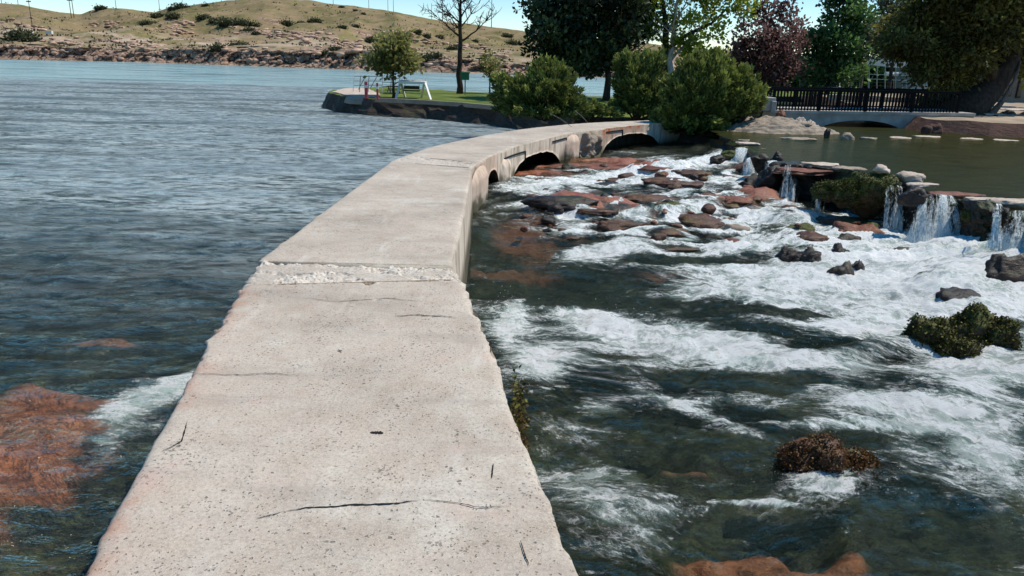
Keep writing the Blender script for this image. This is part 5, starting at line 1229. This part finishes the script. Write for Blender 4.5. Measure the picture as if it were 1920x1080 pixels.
# utility poles on the hills
POLES = [(68, 47, 48, 1, 'nearest wooden utility pole, low on the left hillside above the road'), (141, 34, 36, 1, 'left one of the close pair of utility poles on the left hill'), (146, 34, 36, 0, 'right one of the close pair of utility poles on the left hill'), (225, 16, 20, 0, 'thin pole on the small knoll right of the pole pair'),
         (306, 22, 28, 0, 'thin pole in the saddle between the two hills'), (47, 8, 14, 0, 'short pole on the left crest above the nearest pole'), (18, 6, 8, 0, 'short leftmost pole on the crest'), (421, 3, 10, 0, 'short pole where the main hill leaves the picture top'), (693, 15, 20, 0, 'first pole on the descending right ridge'), (727, 18, 22, 0, 'thick pole on the descending right ridge above the young tree'), (737, 20, 22, 0, 'thin pole just right of the thick ridge pole'),
         (811, 33, 26, 0, 'short pole left of the leafless tree'), (830, 38, 40, 0, 'tall pole behind the left branches of the leafless tree'), (923, 52, 56, 0, 'tallest pole between the leafless tree and the pine'), (628, 6, 10, 0, 'short pole left of the first pole on the right ridge')]
for x, y, h, arm, lb in POLES:
    P = hillpoint(x, y); m = mpp(P); P = P-np.array([0, 0, .5])
    t = thing('utility_pole', P, lb, 'pole')
    r = .6*m if h > 30 else .42*m
    b = MB(); b.tube([P, P+[0, 0, (h+3)*m*1.05]], [r*1.2, r*.8], 7); b.build('post', MAT['wood'], t)
    if arm or h > 35:
        b = MB(); b.bar(P+[-4*m, 0, (h-2)*m], P+[4*m, 0, (h-2)*m], .25, .3); b.build('crossarm', MAT['wood'], t)
# road barrier
P0 = hillpoint(40, 61)
t = thing('road_guardrail', P0, 'guardrail with white blocks along the road on the far left shore', 'guardrail')
mb = MB()
for x in range(20, 170, 9):
    P = hillpoint(x, 64+x*.03); m = mpp(P); mb.bar(P, P+[0, 0, 3*m], .3)
mb.build('posts', MAT['wood'], t)
A = hillpoint(20, 64)+[0, -1, 0]; A = A+np.array([0, 0, 2.2*mpp(A)]); B = hillpoint(165, 69)+[0, -1, 0]; B = B+np.array([0, 0, 2.2*mpp(B)])
MB().bar(A, B, .25, .35).build('rail', MAT['wood'], t)
for x, w in ((45, 13), (70, 10), (106, 12)):
    P = hillpoint(x, 64); P = P+np.array([0, -2.5, 0]); m = mpp(P); MB().box(P+[0, 0, 2.8*m], (w*m, .8, 5.5*m)).build('concrete_block', MAT['white'], t)

# ------------------------------------------------------------------ furniture on the point
def apx(x, y, Yd): return atd(x, y, Yd)
P = at(768, 185, ZL); m = mpp(P); Yf = P[1]
t = thing('swing_bench', P, 'white A-frame garden swing on the island lawn right of the young tree', 'swing')
Yb = Yf+1.6
for s, (fx, bx, tx) in enumerate([((742), (760), (751)), ((808), (790), (796))]):
    for xx, Y2 in ((fx, Yf), (bx, Yb)):
        a = apx(xx, 184, Y2); a[2] = ZL-.05
        top = apx(tx, 152, (Yf+Yb)/2)
        MB().bar(a, top, 3.4*m, 3*m).build('leg', MAT['white'], t)
MB().bar(apx(749, 152, Yf+.8), apx(799, 150, Yf+.8), 3*m, 3.2*m).build('top_beam', MAT['white'], t)
MB().box(apx(774, 154.5, Yf+.8), (50*m, 1.0, 5*m)).build('canopy', MAT['white'], t)
MB().box(apx(772, 170, Yf+.8), (30*m, .5, 1.6*m)).build('seat', MAT['wood'], t)
MB().box(apx(772, 164, Yf+1.05), (30*m, .08, 6*m)).build('backrest', MAT['wood'], t)
for xx in (759, 786): MB().bar(apx(xx, 153, Yf+.8), apx(xx, 170, Yf+.8), .5*m).build('hanger', MAT['grey'], t)
P = at(700, 176, ZL); m = mpp(P); Yf = P[1]
t = thing('metal_railing', P, 'grey metal railing with white end posts around the tip of the island', 'railing')
for a, b in (((664, 143), (716, 143)), ((664, 152), (716, 152)), ((664, 160), (716, 161)), ((716, 146), (748, 147)), ((716, 154), (748, 155)), ((716, 162), (748, 163))):
    MB().bar(apx(*a, Yf+.3), apx(*b, Yf+.3), 1.1*m).build('rail', MAT['grey'], t)
for x in (662, 674, 690, 716, 732, 748):
    a = apx(x, 178, Yf+.3); a[2] = ZL-.02; MB().bar(a, apx(x+2, 142, Yf+.3), 1.2*m).build('post', MAT['white'] if x in (662, 716) else MAT['grey'], t)
for a, b in (((672, 168), (684, 145)), ((694, 166), (706, 145))): MB().bar(apx(*a, Yf+.2), apx(*b, Yf+.2), 1.3*m).build('brace', MAT['grey'], t)
for x, lb in ((687, 'thicker red post on the stone paving at the island tip'), (708, 'thinner red post nearest the young tree at the island tip')):
    P = at(x, 182 if x == 687 else 185, ZL+.07); t = thing('red_post', P, lb, 'post')
    w = (5 if x == 687 else 3)*m
    MB().box(P+[0, 0, 11*m], (w, w*.7, 27*m)).build('post', MAT['redpaint'], t)
    MB().box(P+[0, 0, 17*m], (w*1.15, w*.8, 4*m)).build('white_band', MAT['white'], t)
P = at(738, 176, ZL); t = thing('picnic_table', P, 'small dark picnic table behind the young tree trunk', 'table')
MB().box(P+[0, 0, 14*m], (24*m, .8, 1.2*m)).build('table_top', MAT['wood'], t)
for s in (-1, 1):
    MB().box(P+[0, s*.7, 8*m], (24*m, .25, 1*m)).build('bench_seat', MAT['wood'], t)
    MB().bar(P+[s*9*m, -.6, 0], P+[s*9*m, .1, 14*m], 1.2*m).build('leg', MAT['wood'], t)
    MB().bar(P+[s*9*m, .6, 0], P+[s*9*m, -.1, 14*m], 1.2*m).build('leg', MAT['wood'], t)

# ------------------------------------------------------------------ footbridge on the right
YB = 25.0
A = atd(1448, 207, YB); B = atd(1800, 212, YB+.2); m = mpp(A)
t = thing('footbridge', ((A+B)/2)*[1, 1, 0]+[0, 0, -.1], 'low concrete footbridge with a shallow arch and black picket railing', 'bridge')
n = 60; U = np.linspace(-.05, 1.08, n); V_ = []; dw = 2.4
x_sp0, x_sp1 = 1528, 1705
for u in U:
    p = A+(B-A)*u; px = pj(p)[0]
    k = (px-x_sp0)/(x_sp1-x_sp0)*2-1
    zb = -.9 if abs(k) >= 1 else (p[2]-.28)-.52*(1-math.sqrt(max(0, 1-k*k)))*(1.0)-.0
    if abs(k) < 1: zb = max(zb, -.9)
    hump = .05*(1-(2*u-1)**2)
    for q in ((0, zb), (0, p[2]-.09), (-.06, p[2]-.085), (-.06, p[2]+hump*0), (dw, p[2]), (dw, zb)): V_.append([p[0], p[1]+q[0], q[1]])
Fb = []
for i in range(n-1):
    for k in range(6): a = i*6+k; b2 = i*6+(k+1) % 6; Fb.append((a, b2, b2+6, a+6))
loc = np.array(t.location)
mesh('arch_deck', np.array(V_)-loc, Fb, MAT['conc_plain'], t)
H = 37*m
def railing(A, B, off, n, H, parent):
    bal = MB().box((0, 0, H/2), (.042, .03, H-.02)); me0 = None
    for s, hh, w in (('top_rail', H, .07), ('bottom_rail', .05, .045)):
        MB().bar(A+off+[0, 0, hh], B+off+[0, 0, hh], w, w).build(s, MAT['black'], parent)
    for i in range(n):
        p = A+(B-A)*(i+.5)/n+off
        if me0 is None: o = mesh('baluster', np.concatenate(bal.v), bal.f, MAT['black'], parent); me0 = o.data
        else: o = bpy.data.objects.new('baluster', me0); COL.objects.link(o); o.parent = parent
        o.location = Vector((p-np.array(parent.location)).tolist())
    for k in range(5):
        p = A+(B-A)*k/4+off; MB().bar(p, p+[0, 0, H+.03], .055).build('newel', MAT['black'], parent)
railing(A, A+(B-A)*.99, np.array([0, .06, 0]), 60, H, t)
A2 = A+[-.9, 2.0, 0.0]
t2 = thing('picket_railing', A2, 'short black picket railing at the far left end of the footbridge', 'railing')
railing(A2, A2+[1.0, .0, 0], np.array([0, 0, .1]), 12, H*.9, t2)
t3 = thing('picket_railing', A+[0, dw-.1, 0], 'rear black picket railing seen through the front pickets of the footbridge', 'railing')
railing(A+[0, dw-.1, 0], B+[0, dw-.1, 0], np.array([0, 0, .0]), 52, H, t3)
P = atd(1436, 205, YB-.3)
o = MB().box(P+[0, .3, 11*m-.03], (34*m, .6, 24*m)).box(P+[13*m, .28, 11*m-.1], (9*m, .72, 20*m)).build('concrete_block', MAT['conc_plain'])
mod = o.modifiers.new('bevel', 'BEVEL'); mod.width = .02; mod.segments = 2
tag(o, 'pale concrete end block at the left end of the footbridge', 'block')

# ------------------------------------------------------------------ buildings and hatchery structures
def window(parent, c, w, h, frame='white'):
    f = MB().box(c, (w, .12, h)).build('window', MAT[frame], parent)
    g = MB().box(np.asarray(c)+[0, -.045, 0], (w*.86, .08, h*.86)); V0 = np.concatenate(g.v)-np.array(parent.location)
    mesh('pane', V0, g.f, MAT['glass'], f)
YC = 40.0; P = atd(1915, 172, YC); m = mpp(P)
t = thing('beige_building', P, 'beige building with dark windows behind the willow trunk at far right', 'building')
MB().box(P+[20*m, 3, 25*m], (110*m, 6, 90*m)).build('wall', MAT['wall'], t)
MB().box(P+[20*m, 3, 74*m], (124*m, 7, 6*m)).build('roof', MAT['roof'], t)
for x, y, w, h in ((1893, 142, 12, 12), (1888, 170, 16, 20), (1912, 163, 8, 40), (1935, 150, 14, 20)): window(t, atd(x, y, YC-.04), w*m, h*m, 'roof')
YC = 58.0; P = atd(1722, 165, YC); m = mpp(P)
t = thing('hatchery_building', P, 'small pale grey building with a dark doorway behind the railing', 'building')
MB().box(P+[0, 2, 20*m], (34*m, 4, 44*m)).build('wall', MAT['wallp'], t)
MB().box(P+[0, 2, 43*m], (40*m, 5, 3*m)).build('roof', MAT['roof'], t)
window(t, atd(1725, 143, YC-.04), 13*m, 20*m, 'roof'); window(t, atd(1712, 137, YC-.04), 4*m, 5*m)
P = atd(1665, 165, YC)
t = thing('steel_canopy', P, 'pale steel canopy frame over tanks behind the footbridge', 'canopy')
MB().bar(atd(1628, 113, YC), atd(1702, 121, YC), 2*m, .6).build('roof_beam', MAT['white'], t)
MB().bar(atd(1628, 117, YC+1), atd(1702, 125, YC+1), 1*m, .4).build('roof_beam', MAT['grey'], t)
for x in (1630, 1645, 1660, 1680, 1700):
    a = atd(x, 170, YC); a[2] = 0; MB().bar(a, atd(x, 114+(x-1628)*.11, YC), 1.2*m).build('post', MAT['wallp'], t)
for y in (139, 148): MB().bar(atd(1630, y, YC), atd(1705, y+3, YC), .8*m).build('rail', MAT['white'], t)
for x, w in ((1667, 18), (1684, 22)):
    P = atd(x, 139, YC+1); tt_ = thing('white_tank', P, {1667: 'left white tank under the steel canopy', 1684: 'right and wider white tank under the steel canopy'}[x], 'tank')
    b = MB(); b.tube([P+[-w*m/2, 0, 0], P+[-w*m*.4, 0, 0], P+[w*m*.4, 0, 0], P+[w*m/2, 0, 0]], [2*m, 4*m, 4*m, 2*m], 12); b.build('shell', MAT['white'], tt_, True)
    MB().bar(P+[-w*m*.3, 0, -10*m], P+[-w*m*.3, 0, 0], 1.4*m).build('support', MAT['grey'], tt_); MB().bar(P+[w*m*.3, 0, -10*m], P+[w*m*.3, 0, 0], 1.4*m).build('support', MAT['grey'], tt_)
P = atd(1590, 168, 48); m = mpp(P)
t = thing('wire_fence', P, 'grey wire fence with thin pale posts behind the footbridge', 'fence')
for x in range(1500, 1740, 16): MB().bar(atd(x, 172, 48), atd(x, 150, 48), .7*m).build('post', MAT['wallp'], t)
for y in (151, 158, 165): MB().bar(atd(1498, y, 48), atd(1740, y+5, 48), .3*m).build('wire', MAT['grey'], t)
P = atd(1560, 170, 44); m = mpp(P)
t = thing('park_shelter', P, 'low dark pitched roof shelter behind the railing under the poplar', 'shelter')
mb = MB(); w, h = 15*m, 6*m
mb.add([P+[-w, -1, 3*m], P+[w, -1, 3*m], P+[w, 1.5, 3*m], P+[-w, 1.5, 3*m], P+[-w*.5, .2, 3*m+h], P+[w*.5, .2, 3*m+h]], [(0, 1, 5, 4), (1, 2, 5), (2, 3, 4, 5), (3, 0, 4), (3, 2, 1, 0)]); mb.build('roof', MAT['roof'], t)
for sx in (-1, 1): MB().bar(P+[sx*w*.8, -.5, -10*m], P+[sx*w*.8, -.5, 3*m], m).build('post', MAT['wood'], t)
# pale raceway walls seen through the railing
for x, y, w, lb in ((1600, 184, 90, 'pale concrete raceway wall glimpsed through the left railing'), (1690, 188, 90, 'pale concrete raceway wall glimpsed through the right railing')):
    P = atd(x, y, 36); m = mpp(P); o = MB().box(P, (w*m, .3, 9*m)).box(P+[0, -.1, 5*m], (w*m*1.02, .5, 1.2*m)).build('raceway_wall', MAT['wallp']); tag(o, lb, 'wall')

# ------------------------------------------------------------------ light
AZ, EL = math.radians(78), math.radians(59)
sv = Vector((math.sin(AZ)*math.cos(EL), math.cos(AZ)*math.cos(EL), math.sin(EL)))
sun = bpy.data.lights.new('sun', 'SUN'); sun.energy = 5.0; sun.angle = math.radians(.5); sun.color = (1, .945, .85)
so = bpy.data.objects.new('sun', sun); COL.objects.link(so); so.rotation_euler = sv.to_track_quat('Z', 'Y').to_euler(); so.location = (20, 10, 40)
w = bpy.data.worlds.new('World'); S.world = w; w.use_nodes = True
nt = w.node_tree; bg = nt.nodes['Background']; sk = nt.nodes.new('ShaderNodeTexSky'); sk.sky_type = 'NISHITA'; sk.sun_disc = False
sk.sun_elevation = EL; sk.sun_rotation = AZ; sk.altitude = 1500; sk.air_density = 1.0; sk.dust_density = .1; sk.ozone_density = 1.5
hs = nt.nodes.new('ShaderNodeHueSaturation'); hs.inputs['Saturation'].default_value = 1.4; hs.inputs['Hue'].default_value = .492
nt.links.new(sk.outputs[0], hs.inputs['Color']); nt.links.new(hs.outputs[0], bg.inputs[0]); bg.inputs[1].default_value = .15
S.view_settings.view_transform = 'Standard'; S.view_settings.look = 'None'; S.view_settings.exposure = 0; S.view_settings.gamma = 1
S.render.engine = 'CYCLES'; S.cycles.max_bounces = 8; S.cycles.transparent_max_bounces = 12
S.cycles.caustics_reflective = False; S.cycles.caustics_refractive = False; S.cycles.sample_clamp_indirect = 6
